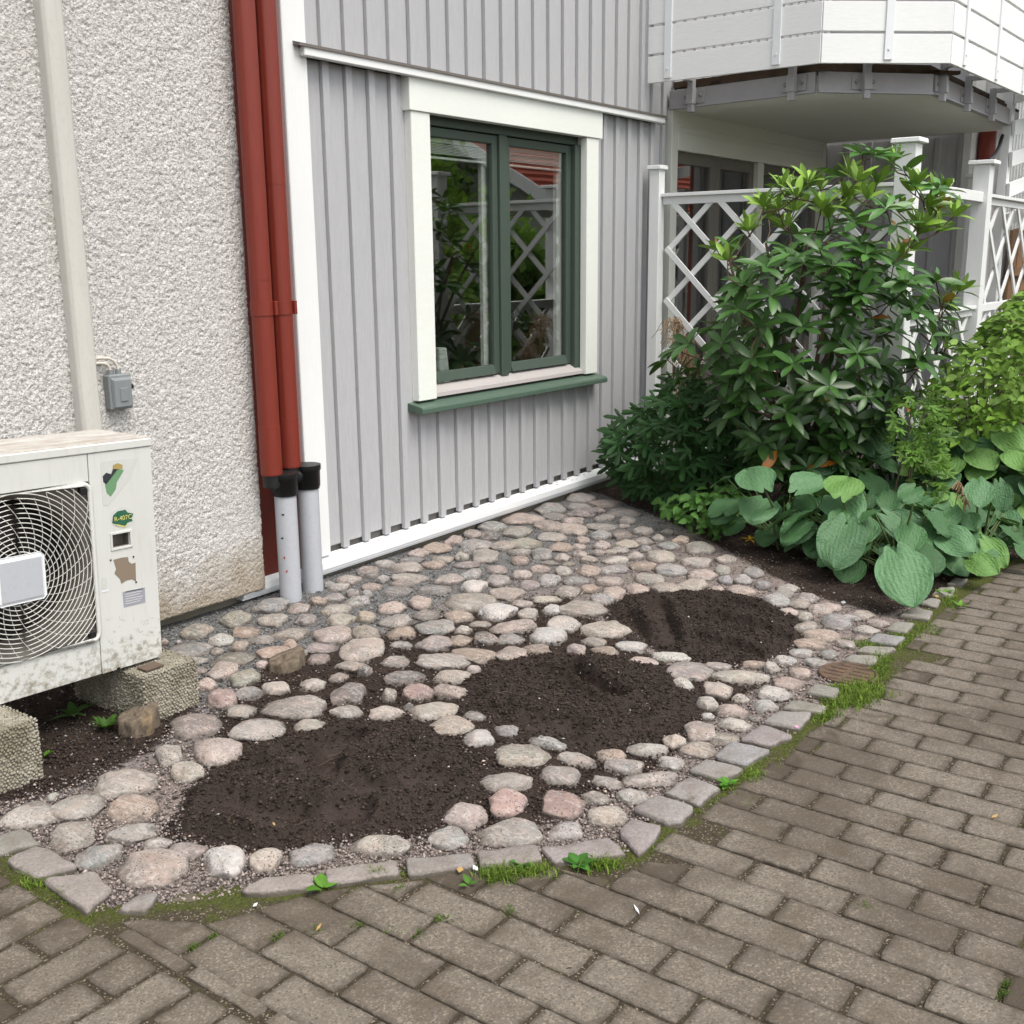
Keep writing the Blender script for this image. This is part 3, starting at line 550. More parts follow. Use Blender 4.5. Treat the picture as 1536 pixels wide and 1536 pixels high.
def slab_mesh(poly, zt, zb, bev=.012, rough=.004, seed=0, sub=3):
    bm = bmesh.new(); n = len(poly); c = np.mean(poly, 0)
    v0 = [bm.verts.new((*p, zb)) for p in poly]; v1 = [bm.verts.new((*p, zt)) for p in poly]
    top = bm.faces.new(v1); bm.faces.new(v0[::-1])
    for i in range(n): bm.faces.new((v0[i], v0[(i+1) % n], v1[(i+1) % n], v1[i]))
    bmesh.ops.recalc_face_normals(bm, faces=bm.faces)
    es = [e for e in bm.edges if e.verts[0].co.z > zb+1e-5 or e.verts[1].co.z > zb+1e-5]
    bmesh.ops.bevel(bm, geom=es, offset=bev, segments=2, affect='EDGES', profile=.5)
    bmesh.ops.triangulate(bm, faces=bm.faces); bmesh.ops.subdivide_edges(bm, edges=bm.edges, cuts=sub, use_grid_fill=True)
    V = np.array([v.co[:] for v in bm.verts]); d = fbm(V*[17, 17, 17]+seed*5.1, 3, seed); d2 = fbm(V*[17, 17, 17]+seed*9.1+50, 3, seed+7)
    for v, a, b2 in zip(bm.verts, d, d2):
        if v.co.z > zb+.01:
            r = Vector((v.co.x-c[0], v.co.y-c[1], 0)); r = r.normalized() if r.length > 1e-6 else r
            v.co += r*(rough*1.3*b2)+Vector((0, 0, rough*a))
    for f in bm.faces: f.smooth = True
    me = bpy.data.meshes.new('slab'); bm.to_mesh(me); bm.free(); return me
for i, (T, pts, ci) in enumerate(SETTS):
    zt = .018 if ci != 6 else .006
    poly = np.array([on_z(*T(*p), zt)[:2] for p in pts]); c = poly.mean(0); poly = c+(poly-c)*1.02
    a = np.sum(poly[:, 0]*np.roll(poly[:, 1], -1)-poly[:, 1]*np.roll(poly[:, 0], -1)); poly = poly if a > 0 else poly[::-1]
    me = slab_mesh(poly-c, zt, -.07, .013, .010, i+3); me.materials.append(M['sett'])
    o = obj('kerb_stone', me, kerb, (*c, random.uniform(-.003, .004))); q = SCOL[ci]; j = random.uniform(.74, .96); o.color = (*[x*j for x in q], 1)

# ---- concrete pavers
paving = thing('paved_path', 'path of brown grey concrete pavers with mossy joints', 'paving'); tag(paving, kind='structure')
P, F = grid(-1.2, 11.0, -2.2, 3.2, .03); sd = poly_sd(P, BED); u, F = keep(P, F, sd < .05); P = P[u]; sd = sd[u]
d = -sd; moss = .40*np.exp(-np.maximum(d-.01, 0)/.05)+.30+.22*fbm(P*1.3, 3, 11)+.28*fbm(P*7, 3, 13)*np.exp(-np.maximum(d, 0)/.15)+.25*sstep(4.3, 5.6, P[:, 0])*sstep(.9, 1.4, P[:, 1])
obj('joint_sand', mesh_np('joint_sand', np.c_[P, -.0056+.006*np.exp(-np.maximum(d, 0)/.05)+.0022*fbm(P*7, 3, 12)], F, True, {'moss': moss}, M['joint']), paving)
PL, PW = .278, .1235
def paver_mesh(lx, ly, seed, k=12):
    poly = np.array([(-lx/2, -ly/2), (lx/2, -ly/2), (lx/2, ly/2), (-lx/2, ly/2)]); return poly_mesh(poly, seed)
def poly_mesh(poly, seed):
    """flat prism with a ragged, rounded edge"""
    n = len(poly); ring = []
    for i in range(n):
        a, b = poly[i], poly[(i+1) % n]; L = np.linalg.norm(b-a); m = max(2, int(L/.022))
        for k in range(m): ring.append(a+(b-a)*k/m)
    ring = np.array(ring); c = poly.mean(0); n = len(ring); rr = ring-c; L = np.linalg.norm(rr, axis=1)[:, None]+1e-9
    j = RNG.random((n, 1)); cor = np.array([min(np.linalg.norm(p-q) for q in poly) for p in ring])[:, None]
    ins = .0006+.004*j**4+.004*np.exp(-cor/.006)
    V = [np.c_[ring-rr/L*ins*.3, np.full(n, -.05)], np.c_[ring-rr/L*ins, np.full(n, -.0030)], np.c_[ring-rr/L*(ins+.0016), -.0008*np.ones(n)], np.c_[ring-rr/L*(ins+.010), .0012*RNG.random(n)], np.c_[ring-rr/L*(ins+.024), .0012*RNG.random(n)]]
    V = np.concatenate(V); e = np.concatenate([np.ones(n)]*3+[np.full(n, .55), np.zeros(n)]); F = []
    for s_ in range(4):
        for k in range(n): F.append((s_*n+k, s_*n+(k+1) % n, (s_+1)*n+(k+1) % n, (s_+1)*n+k))
    F.append(tuple(range(4*n, 5*n)))
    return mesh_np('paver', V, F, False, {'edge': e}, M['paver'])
def clip(poly, p, nrm):
    out = []; n = len(poly)
    for i in range(n):
        a, b = poly[i], poly[(i+1) % n]; da, db = (a-p)@nrm, (b-p)@nrm
        if da >= 0: out.append(a)
        if (da >= 0) != (db >= 0): out.append(a+(b-a)*da/(da-db))
    return out
KC = KERB[2:]
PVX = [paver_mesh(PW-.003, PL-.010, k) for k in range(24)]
jobs = []
for k in range(-40, 75):                                    # running bond, long side square to the house
    x = 1.97+PW*k
    if x < 1.445: continue
    for q in range(-9, 12):
        y = PL*(q+(.98 if k % 2 == 0 else .48))   # joint phase read from the photograph
        jobs.append((np.array([x, y]), PW-.003, PL-.010, PVX))
for q in range(-14, 10):                                    # the turned bond by the outdoor unit
    y = 2.01+.13*q
    for r in range(-8, 1):
        x = 1.365-PL/2-PL*(-r)+(.139 if q % 2 else 0)
        w = PL-.014; x0, x1 = x-w/2, min(x+w/2, 1.362)
        if x1-x0 > .05: jobs.append((np.array([(x0+x1)/2, y]), x1-x0, .118, None))
for q in range(-9, 10): jobs.append((np.array([1.402, 1.88+PL*q]), .046, PL-.02, None))
rest = []; cnt = 0; cand = []
for c, lx, ly, lib in jobs:
    poly = [c+np.array(o)*[lx/2, ly/2] for o in ((-1, -1), (1, -1), (1, 1), (-1, 1))]
    sdv = poly_sd(np.array(poly), BED)
    if (sdv > -.004).all() and poly_sd(np.array([c]), BED)[0] > -.004: continue
    cut = False
    if (sdv > -.022).any() or poly_sd(np.array([c]), BED)[0] > -.05:
        d = [np.linalg.norm(np.clip(((c-a)@(b-a))/((b-a)@(b-a)), 0, 1)*(b-a)+a-c) for a, b in zip(KC[:-1], KC[1:])]
        for i in np.argsort(d)[:4]:
            a, b = KC[i], KC[i+1]; t = (b-a)/np.linalg.norm(b-a); nr = np.array([t[1], -t[0]])
            if len(poly) < 3: break
            if min((p-a)@nr for p in poly) < .03:
                np_ = clip(poly, a+nr*.03, nr)
                if len(np_) >= 3: poly = np_; cut = True
                else: poly = []
        if len(poly) < 3: continue
        pa = np.array(poly); A = .5*abs(np.sum(pa[:, 0]*np.roll(pa[:, 1], -1)-pa[:, 1]*np.roll(pa[:, 0], -1)))
        if A < .0022: continue
        if (poly_sd(pa, BED) > .012).any(): continue
    px, w = to_px(np.array([[*c, 0]])); w = w[0]; vis = w > .3 and -60 < px[0, 0] < 1600 and 700 < px[0, 1] < 1620
    cand.append((not vis, w, c, lx, ly, lib, [np.array(p) for p in poly] if (cut or lib is None) else None))
cand.sort(key=lambda t: (t[0], t[1])); Vr, Fr, Er, nv = [], [], [], 0
for i, (out, w, c, lx, ly, lib, poly) in enumerate(cand):
    if c[1] < -2 or c[0] > 10.5 or c[0] < -1: continue
    if poly is not None:
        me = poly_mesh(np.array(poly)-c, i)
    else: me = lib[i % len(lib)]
    z = .0012*RNG.normal(); rx, ry, rz = RNG.normal()*.004, RNG.normal()*.004, RNG.normal()*.008
    if not out and cnt < 300:
        o = obj('paver', me, paving, (*(c+RNG.normal(size=2)*.0012), z)); o.rotation_euler = (rx, ry, rz); cnt += 1; nk = float(np.exp(-max(-poly_sd(np.array([c]), BED)[0]-.03, 0)/.16)); o.color = (nk, nk, nk, 1)
    else:
        vs = np.zeros(len(me.vertices)*3); me.vertices.foreach_get('co', vs); vs = vs.reshape(-1, 3)+[*c, z]; Vr.append(vs)
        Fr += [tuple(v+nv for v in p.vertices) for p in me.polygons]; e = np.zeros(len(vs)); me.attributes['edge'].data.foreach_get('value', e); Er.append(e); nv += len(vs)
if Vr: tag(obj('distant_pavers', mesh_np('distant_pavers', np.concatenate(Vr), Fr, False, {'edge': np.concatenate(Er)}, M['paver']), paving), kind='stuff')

# ---- iron cover in the kerb
cc = on_z(1272, 1007, .012); cv = thing('valve_cover', 'round rusty iron cover with raised bars set in the kerb', 'cover', (cc[0], cc[1], 0))
def disc(b, r, z0, z1, n=36):
    b.prism([(cc[0]+r*math.cos(2*math.pi*k/n), cc[1]+r*math.sin(2*math.pi*k/n), z0) for k in range(n)], [(cc[0]+r*math.cos(2*math.pi*k/n), cc[1]+r*math.sin(2*math.pi*k/n), z1) for k in range(n)]); return b
disc(B(), .118, -.06, .004).build('lid', M['rust'], cv)
rim = B()
pts = [(cc[0]+.112*math.cos(2*math.pi*k/36), cc[1]+.112*math.sin(2*math.pi*k/36), .004) for k in range(37)]
rim.tube(pts, .005, 6, False); rim.build('rim', M['rust'], cv)
for k in range(5):
    for h_ in (-1, 1):
        u = (k-2)*.040; L = math.sqrt(max(.098**2-u*u, 0)); B().bar((cc[0]+u, cc[1]+h_*.008, .005), (cc[0]+u, cc[1]+h_*L*.92, .005), .020, .009, bev=.003).build('raised_bar', M['rust'], cv)

# ================================================================== STUCCO BUILDING
YS, XS, ZS = 4.15, 3.522, .052
sb = thing('stucco_building', 'white rough cast stucco building standing behind the outdoor unit', 'building', (1.5, YS, 0))
st = .0048; P, F = grid(1.35, XS, ZS, 3.25, st)
n1 = .7*vnoise(P*88, 21)+.5*vnoise(P*[104, 99]+3.3, 22)+.25*vnoise(P*43, 23)
dy = .0040*sstep(.12, .70, n1)-.0022*sstep(-.1, -.8, n1)+.002*fbm(P*7, 2, 25)      # pits between the thrown grains
edge = sstep(XS-.012, XS, P[:, 0]); lowe = sstep(ZS+.012, ZS, P[:, 1])
X = P[:, 0]+.004*fbm(P*70, 2, 26)*sstep(XS-.03, XS, P[:, 0]); Z = P[:, 1]+.005*fbm(P*45, 2, 27)*sstep(ZS+.03, ZS, P[:, 1])
o = obj('stucco_face', mesh_np('stucco_face', np.c_[X, YS+dy+.012*np.maximum(edge, lowe)**2, Z], F[:, ::-1] if False else F, True, mat=M['stucco']), None); o.parent = sb; put(o, (0, 0, 0))
B().box((-6, YS+.006, ZS+.002), (1.352, YS+.5, 6)).build('stucco_wall', M['stucco'], sb)
B().box((1.3521, YS+.016, ZS+.004), (XS-.004, YS+.5, 3.24)).build('wall_core', M['stucco'], sb)
B().box((1.3521, YS+.003, 3.2401), (XS, YS+.5, 6)).build('upper_wall', M['stucco'], sb)
B().box((-6, YS+.09, -.1), (XS-.05, YS+.45, ZS+.004)).build('footing', M['footing'], sb)

# conduit on the stucco
cl, cr_, ct = on_y(115, 640, YS-.01)[0], on_y(146, 640, YS-.01)[0], 4.2
c = B(); xm, hw, dp = (cl+cr_)/2, (cr_-cl)/2*.98, .07; prof = [(-hw, 0), (-hw, -dp*.72), (-hw*.72, -dp*.97), (0, -dp*1.03), (hw*.72, -dp*.97), (hw, -dp*.72), (hw, 0)]
c.prism([(xm+a, YS+.003+b, .60) for a, b in prof], [(xm+a, YS+.003+b, ct) for a, b in prof], .004)
co = c.build('pipe_conduit', M['beige_plastic']); tag(co, 'weathered beige conduit running up the stucco wall behind outdoor unit', 'conduit')
for f in co.data.polygons: f.use_smooth = False
# isolator box and cables
tl, br = on_y(164, 563, YS-.05), on_y(202, 612, YS-.05)
jb = thing('isolator_switch', 'small grey electrical switch box on stucco wall beside conduit', 'switch box', ((tl[0]+br[0])/2, YS, br[2]))
b = B(); b.box((tl[0], YS-.045, br[2]), (br[0], YS+.004, tl[2]), .006); b.build('back_box', M['box_grey'], jb)
b = B(); x0, x1, z0, z1 = tl[0]+.006, br[0]-.006, br[2]+.006, tl[2]-.012
b.prism([(x0, YS-.045, z0), (x1, YS-.045, z0), (x1, YS-.045, z1), (x0, YS-.045, z1)], [(x0+.008, YS-.062, z0+.006), (x1-.008, YS-.062, z0+.006), (x1-.008, YS-.062, z1-.010), (x0+.008, YS-.062, z1-.010)], .003); b.build('lid', M['box_grey'], jb)
b = B(); b.box((x0+.03, YS-.0665, z0+.03), (x1-.03, YS-.061, z1-.045), .002); b.build('dial_plate', M['box_grey'], jb)
b = B(); b.tube([(br[0]+.012, YS-.03, (z0+z1)/2+.02), (br[0]-.004, YS-.03, (z0+z1)/2+.02)], .011, 12); b.build('switch_knob', M['dark'], jb)
for k, dx in enumerate((.022, .060)):
    gx = tl[0]+dx; top = tl[2]; B().tube([(gx, YS-.026, top-.004), (gx, YS-.026, top+.020)], .012, 12).build('cable_gland', M['box_grey'], jb)
    zc = top+.050+.020*k; xs = cr_+.004; r_ = zc-top-.016; pts = [(xs-.02, YS-.014, zc), (max(xs, gx-r_-.012), YS-.020, zc+.002)]
    for q in range(9): a = q/8*math.pi/2; pts.append((gx-r_*(1-math.sin(a)), YS-.026, zc-r_*(1-math.cos(a))))
    B().tube(pts, .0065, 8).build('cable', M['cable'], jb)

# ================================================================== GREY HOUSE
YW, YB = 4.235, 4.212                       # board face, batten face
house = thing('grey_house', 'light grey board and batten house with white corner and green framed window', 'house', (7, YW, 0))
B().box((3.6, YW+.022, -.1), (4.93, YW+.2, 6)).build('sheathing', M['interior'], house)
B().box((6.58, YW+.022, -.1), (7.8, YW+.2, 6)).build('sheathing', M['interior'], house)
B().box((4.9301, YW+.022, -.1), (6.5799, YW+.2, .86)).build('sheathing', M['interior'], house)
B().box((4.9301, YW+.022, 2.48), (6.5799, YW+.2, 6)).build('sheathing', M['interior'], house)
B().box((7.8001, YW+.022, 2.48), (11.3, YW+.2, 6)).build('sheathing', M['interior'], house)
B().box((3.75, YB+.004, -.08), (7.8, YB+.10, .062)).build('footing', M['footing'], house)
wall_lo = B().box((3.96, YW+.012, .11), (4.0, YW+.0215, 2.62)).build('lower_cladding', M['grey_wood'], house)
wall_up = B().box((3.96, YW+.012, 2.68), (4.0, YW+.0215, 5.4)).build('upper_cladding', M['grey_wood'], house)
BX0, BP = 4.138, .1676
WL, WR, WB, WT = 4.93, 6.56, .86, 2.47       # window opening
for k in range(-1, 41):
    x = BX0+BP*k; xa, xb = x+.0, x+BP-.001
    segs = []
    if xb < 7.80 and xa > 3.95:
        j = random.uniform(-.002, .002)
        if xb <= WL+.02 or xa >= WR-.02: segs.append((.150, 2.64))
        else: segs.append((.150, WB-.02))
    for z0, z1 in segs: B().box((max(xa, 4.0), YW+j*.5, z0+.0115*(x-4)+random.uniform(-.004, .004)), (min(xb, 7.79), YW+.0115, z1), .002).build('wall_board', M['grey_wood'], wall_lo)
    if 3.95 < x < 7.78:
        if x+.05 < 4.76 or x > 6.75: z0, z1 = .119, 2.64
        else: z0, z1 = .119, .845
        B().box((x, YB+random.uniform(-.0015, .0015), z0+.0115*(x-4)+random.uniform(-.003, .003)), (x+.046, YW+.004, z1), .0022).build('wall_batten', M['grey_wood'], wall_lo)
    if 3.8 < x < 11.0:
        if xa > 3.9: B().box((max(xa, 3.98), YW-.003+random.uniform(-.001, .001), 2.69), (xb, YW+.0115, 4.6), .002).build('wall_board', M['grey_wood'], wall_up)
        if x > 3.95: B().box((x, YB-.003+random.uniform(-.0015, .0015), 2.685), (x+.046, YW+.004, 4.6), .0022).build('wall_batten', M['grey_wood'], wall_up)
B().box((4.0, YW-.001, .150), (4.137, YW+.0115, 2.64), .002).build('wall_board', M['grey_wood'], wall_lo)
B().box((4.0, YW-.004, 2.69), (4.137, YW+.0115, 4.6), .002).build('wall_board', M['grey_wood'], wall_up)
cb = B(); cb.box((3.862, 4.188, .115), (4.016, YW+.03, 4.6), .004); cb.build('corner_board', M['white_wood'], house)
B().box((3.745, 4.20, .10), (3.861, YW+.03, 4.6), .003).build('plum_strip', M['plum'], house)
B().box((3.44, 4.225, .085), (3.744, YW+.05, 4.6), .003).build('red_corner_panel', M['red_board'], house)
# drip moulding between the storeys
b = B(); prof = [(4.232, 2.712), (4.142, 2.690), (4.142, 2.676), (4.232, 2.69)]
b.prism([(3.925, y, z) for y, z in prof], [(7.585, y, z) for y, z in prof]); b.build('drip_cap', M['brown_metal'], house)
b = B(); b.box((3.965, 4.150, 2.636), (7.585, 4.19, 2.682), .004); b.build('drip_moulding', M['white_wood'], house)
# base flashing
b = B(); prof = [(4.236, .112), (4.158, .088), (4.156, .052), (4.163, .050), (4.163, .036), (4.172, .034), (4.172, .022), (4.236, .022)]
b.prism([(3.9, y, z) for y, z in prof], [(7.7, y, z+.043) for y, z in prof]); b.build('base_flashing', M['white_metal'], house)
b = B(); prof2 = [(y+.02, z-.01) for y, z in prof]; b.prism([(3.40, y, z) for y, z in prof2], [(3.80, y, z) for y, z in prof2]); b.build('corner_flashing', M['white_metal'], house)
dl = B()
for k in range(0, 21):
    x = BX0+BP*k+.046
    for q in range(3):
        u = RNG.random()*.11; r = .006+.012*RNG.random(); yd = 4.19+.035*RNG.random(); zd = .088+(yd-4.158)*.308+.0115*(x-3.95); dl.tube([(x+u-r, yd, zd), (x+u, yd-.004, zd+.001), (x+u+r, yd+.003, zd)], [.0008, .0018, .0006], 5)
tag(dl.build('wind_blown_dirt', M['twig'], house), kind='stuff')

# ---- window
win = B(); FY = 4.262                                       # frame front
win.box((WL-.03, FY, WT-.055), (WR+.01, FY+.09, WT+.03), .004)
win.box((WL-.03, FY, WB), (WL+.055, FY+.09, WT-.0551), .004)
win.box((WR-.055, FY-.02, WB), (WR+.012, FY+.09, WT-.0551), .004)
wn_ = win.build('window', M['green_paint'], house); MX = 5.712
B().box((MX-.038, FY-.004, WB+.07), (MX+.038, FY+.09, WT-.0552), .004).build('mullion', M['green_paint'], wn_)
def sash(x0, x1):
    b = B(); z0, z1, f, t = WB+.085, WT-.06, .052, .045; y = FY+.016
    b.box((x0, y, z0), (x0+f, y+t, z1), .004); b.box((x1-f, y, z0), (x1, y+t, z1), .004); b.box((x0+f+.0002, y+.001, z1-f), (x1-f-.0002, y+t, z1), .004)
    b.prism([(x0+f, y-.012, z0), (x1-f, y-.012, z0), (x1-f, y+t, z0), (x0+f, y+t, z0)], [(x0+f, y+.008, z0+.06), (x1-f, y+.008, z0+.06), (x1-f, y+t, z0+.06), (x0+f, y+t, z0+.06)], .003)
    b.build('sash', M['green_paint'], wn_)
    gx0, gx1, gz0, gz1 = x0+f-.004, x1-f+.004, z0+.055, z1-f+.004
    B().box((gx0, y+.022, gz0), (gx1, y+.026, gz1)).build('glass_pane', M['glass'], wn_)
    b = B(); yy = FY+.078; b.box((x0+.03, yy, z0), (x0+.085, yy+.03, z1), .003); b.box((x1-.085, yy, z0), (x1-.03, yy+.03, z1), .003); b.box((x0+.086, yy, z1-.05), (x1-.086, yy+.03, z1), .003); b.box((x0+.086, yy, z0), (x1-.086, yy+.03, z0+.05), .003)
    b.build('inner_sash', M['white_wood'], wn_)
    for q in (0, 1, 2, 3, 4):
        xx = x0+.1+q*(x1-x0-.2)/4; B().box((xx-.006, y-.011, z0-.0025), (xx+.006, y+.02, z0+.004)).build('drain_clip', M['dark'], wn_)
    # venetian blind drawn up between the panes
    bl = thing('venetian_blind', 'white venetian blind drawn up at top of the %s window pane' % ('left' if x0 < 5.5 else 'right'), 'blind', (x0+.3, y+.05, gz1-.12))
    bl['label'] = 'white venetian blind drawn up in the window pane %s' % ('towards the red downpipes' if x0 < 5.5 else 'towards the lattice fence')
    b = B(); b.box((x0+f+.01, y+.038, gz1-.03), (x1-f-.01, y+.06, gz1-.004), .002); b.build('headrail', M['blind'], bl)
    for q in range(7): B().box((x0+f+.012, y+.040, gz1-.04-q*.0085), (x1-f-.012, y+.058, gz1-.0355-q*.0085)).build('slat', M['blind'], bl)
    B().box((x0+f+.010, y+.039, gz1-.122), (x1-f-.010, y+.059, gz1-.108), .003).build('bottom_rail', M['blind'], bl)
    for xx in (x0+f+.08, x1-f-.09): B().tube([(xx, y+.037, gz1-.02), (xx, y+.037, gz1-.115)], .0015, 5).build('cord', M['blind'], bl)
sash(WL+.0555, MX-.0385); sash(MX+.0385, WR-.0555)
b = B(); b.box((4.752, 4.176, 2.464), (6.745, YW+.004, 2.648), .003); b.build('head_casing', M['trim'], wn_)
B().box((4.770, 4.186, .865), (4.930, YW+.004, 2.4635), .003).build('side_casing', M['trim'], wn_)
B().box((6.562, 4.186, .865), (6.712, YW+.004, 2.4635), .003).build('side_casing', M['trim'], wn_)
B().box((WR+.0121, YW+.0045, WB+.01), (WR+.03, FY+.05, WT), .0).build('reveal_board', M['trim'], wn_)
B().box((WL-.032, YW+.0045, WT+.0301), (WR+.03, FY+.05, WT+.045)).build('reveal_board', M['trim'], wn_)
b = B(); b.prism([(WL+.002, 4.205, WB+.012), (WR-.002, 4.205, WB+.012), (WR-.002, FY+.03, WB+.012), (WL+.002, FY+.03, WB+.012)], [(WL+.002, 4.21, WB+.034), (WR-.002, 4.21, WB+.034), (WR-.002, FY+.03, WB+.078), (WL+.002, FY+.03, WB+.078)]); b.build('drip_rail', M['taupe'], wn_)
b = B(); prof = [(4.236, .858), (4.125, .836), (4.118, .826), (4.118, .800), (4.124, .796), (4.236, .812)]
b.prism([(4.722, y, z) for y, z in prof], [(6.745, y, z) for y, z in prof], .002); b.build('window_sill', M['green_paint_light'], wn_)
# the room behind
room = B()
room.box((4.0, 4.46, -.05), (7.9, 4.50, -.04)); b = room
b = B(); b.box((4.0, 7.0, 0), (8.0, 7.05, 2.7)); b.box((3.95, YW+.21, 0), (3.999, 7.05, 2.7)); b.box((8.001, YW+.21, 0), (8.05, 7.05, 2.7)); b.box((3.95, YW+.21, 2.701), (8.05, 7.05, 2.75)); b.box((3.95, YW+.21, -.02), (8.05, 7.05, -.001))
rm = b.build('room_walls', M['interior'], house); room.bm.free()
B().box((WL-.2, YW+.2, WB-.03), (WR+.2, YW+.42, WB+.01), .004).build('inner_window_board', M['white_wood'], house)
vz = WB+.0105; px = on_y(662, 520, YW+.28)[0]
vase = thing('table_lamp', 'pale frosted glass lamp on the inside window board', 'lamp', (px, YW+.30, vz))
b = B(); w = .055
b.prism([(px-w, YW+.25, vz), (px+w, YW+.25, vz), (px+w, YW+.35, vz), (px-w, YW+.35, vz)], [(px-w*.7, YW+.265, vz+.25), (px+w*.7, YW+.265, vz+.25), (px+w*.7, YW+.335, vz+.25), (px-w*.7, YW+.335, vz+.25)], .012, 2); b.build('shade', M['frost'], vase)
for k, pxx in enumerate((694, 711)):
    P0 = on_y(pxx, 552, YW+.30); cs = thing('candlestick', ('slim beaded brass candlestick inside the window, closer to the lamp', 'slim beaded brass candlestick inside the window, closer to the mullion')[k], 'candlestick', (P0[0], YW+.30, vz), 'brass candlesticks inside the window')
    b = B(); zz = [vz+.002]+[vz+.012+.006*q for q in range(18)]; rr = [.024]+[(.010 if q % 3 else .005) for q in range(18)]; b.tube([(P0[0], YW+.30, z) for z in zz], rr, 10); b.build('stem', M['brass'], cs)

# ---- wall under the balcony, patio door, wing
XW = 11.05
wall_po = B().box((7.60, YW+.012, .11), (7.64, YW+.0215, 2.75)).build('patio_cladding', M['grey_wood'], house)
B().box((10.72, YW+.022, -.1), (XW+.3, YW+.2, 2.4799)).build('sheathing', M['interior'], house)
for x in np.arange(10.86, 11.05, BP):
    B().box((x, YW, .1), (x+BP-.002, YW+.0115, 2.76)).build('wall_board', M['grey_wood'], wall_po); B().box((x+.05, YB, .1), (x+.096, YW+.004, 2.76)).build('wall_batten', M['grey_wood'], wall_po)
pl, pr, pt = on_y(1008, 200, 4.19)[0], on_y(1238, 260, 4.19)[0], 2.76
pd = B(); pd.box((pl, 4.188, .1), (pl+.10, YW+.06, pt-.0005), .003); patio = pd.build('patio_door', M['cream_wood'], house)
B().box((pl+.1002, 4.192, 2.60), (pr-.10, YW+.06, pt), .003).build('head_panel', M['cream_wood'], patio)
B().box((pl+.12, 4.180, 2.645), (pr-.14, 4.1925, 2.66), .003).build('panel_moulding', M['cream_wood'], patio)
B().box((pl+.1002, 4.184, 2.47), (pr-.10, YW+.06, 2.5995), .003).build('head_casing', M['cream_wood'], patio)
B().box((pr-.0998, 4.188, .1), (pr, YW+.06, pt-.0005), .003).build('jamb', M['cream_wood'], patio)
xm = on_y(1140, 260, 4.2)[0]; B().box((xm-.06, 4.189, .1), (xm+.06, YW+.06, 2.4695), .003).build('jamb', M['cream_wood'], patio)
B().box((pl+.1002, 4.2, .1), (pr-.1, YW+.07, .18), .003).build('threshold', M['dark_frame'], patio)
def leafdoor(x0, x1):
    y = 4.232; f = .085; b = B(); b.box((x0, y, .181), (x0+f, y+.055, 2.4694), .003); b.box((x1-f, y, .181), (x1, y+.055, 2.4694), .003); b.box((x0+f+.0002, y+.001, 2.38), (x1-f-.0002, y+.055, 2.4694), .003); b.box((x0+f+.0002, y+.001, .181), (x1-f-.0002, y+.055, .38), .003)
    b.build('door_leaf', M['dark_frame'], patio); B().box((x0+f-.004, y+.024, .375), (x1-f+.004, y+.03, 2.385)).build('glass_pane', M['glass'], patio)
w3 = (xm-.0605-pl-.1005)/2; leafdoor(pl+.1005, pl+.1005+w3-.001); leafdoor(pl+.1005+w3+.001, xm-.0605); leafdoor(xm+.0605, pr-.1005)
b = B(); b.box((8.1, 7.0, 0), (11.0, 7.05, 2.7)); b.box((8.06, YW+.21, 2.7), (11.02, 7.05, 2.75)); b.box((11.0001, YW+.21, 0), (11.04, 7.05, 2.7)); b.box((8.06, YW+.21, .02), (11.0, 7.0, .06)); b.build('room_walls', M['interior'], house)
# wing square to the wall
b = B(); b.box((XW+.012, 2.86, -.1), (XW+.3, YW+.2, 6)); wing = b.build('wing_wall', M['grey_wood'], house)
yy = 4.22
while yy > 2.95:
    B().box((XW-.002, yy-.205, .05), (XW+.0115, yy-.002, 2.74), .002).build('wall_board', M['grey_wood'], wing); B().box((XW-.024, yy-.235, .05), (XW+.004, yy-.185, 2.74), .002).build('wall_batten', M['grey_wood'], wing); yy -= .215
B().box((XW-.03, 2.845, .05), (XW+.32, 2.915, 5), .003).build('corner_board', M['white_wood'], wing)

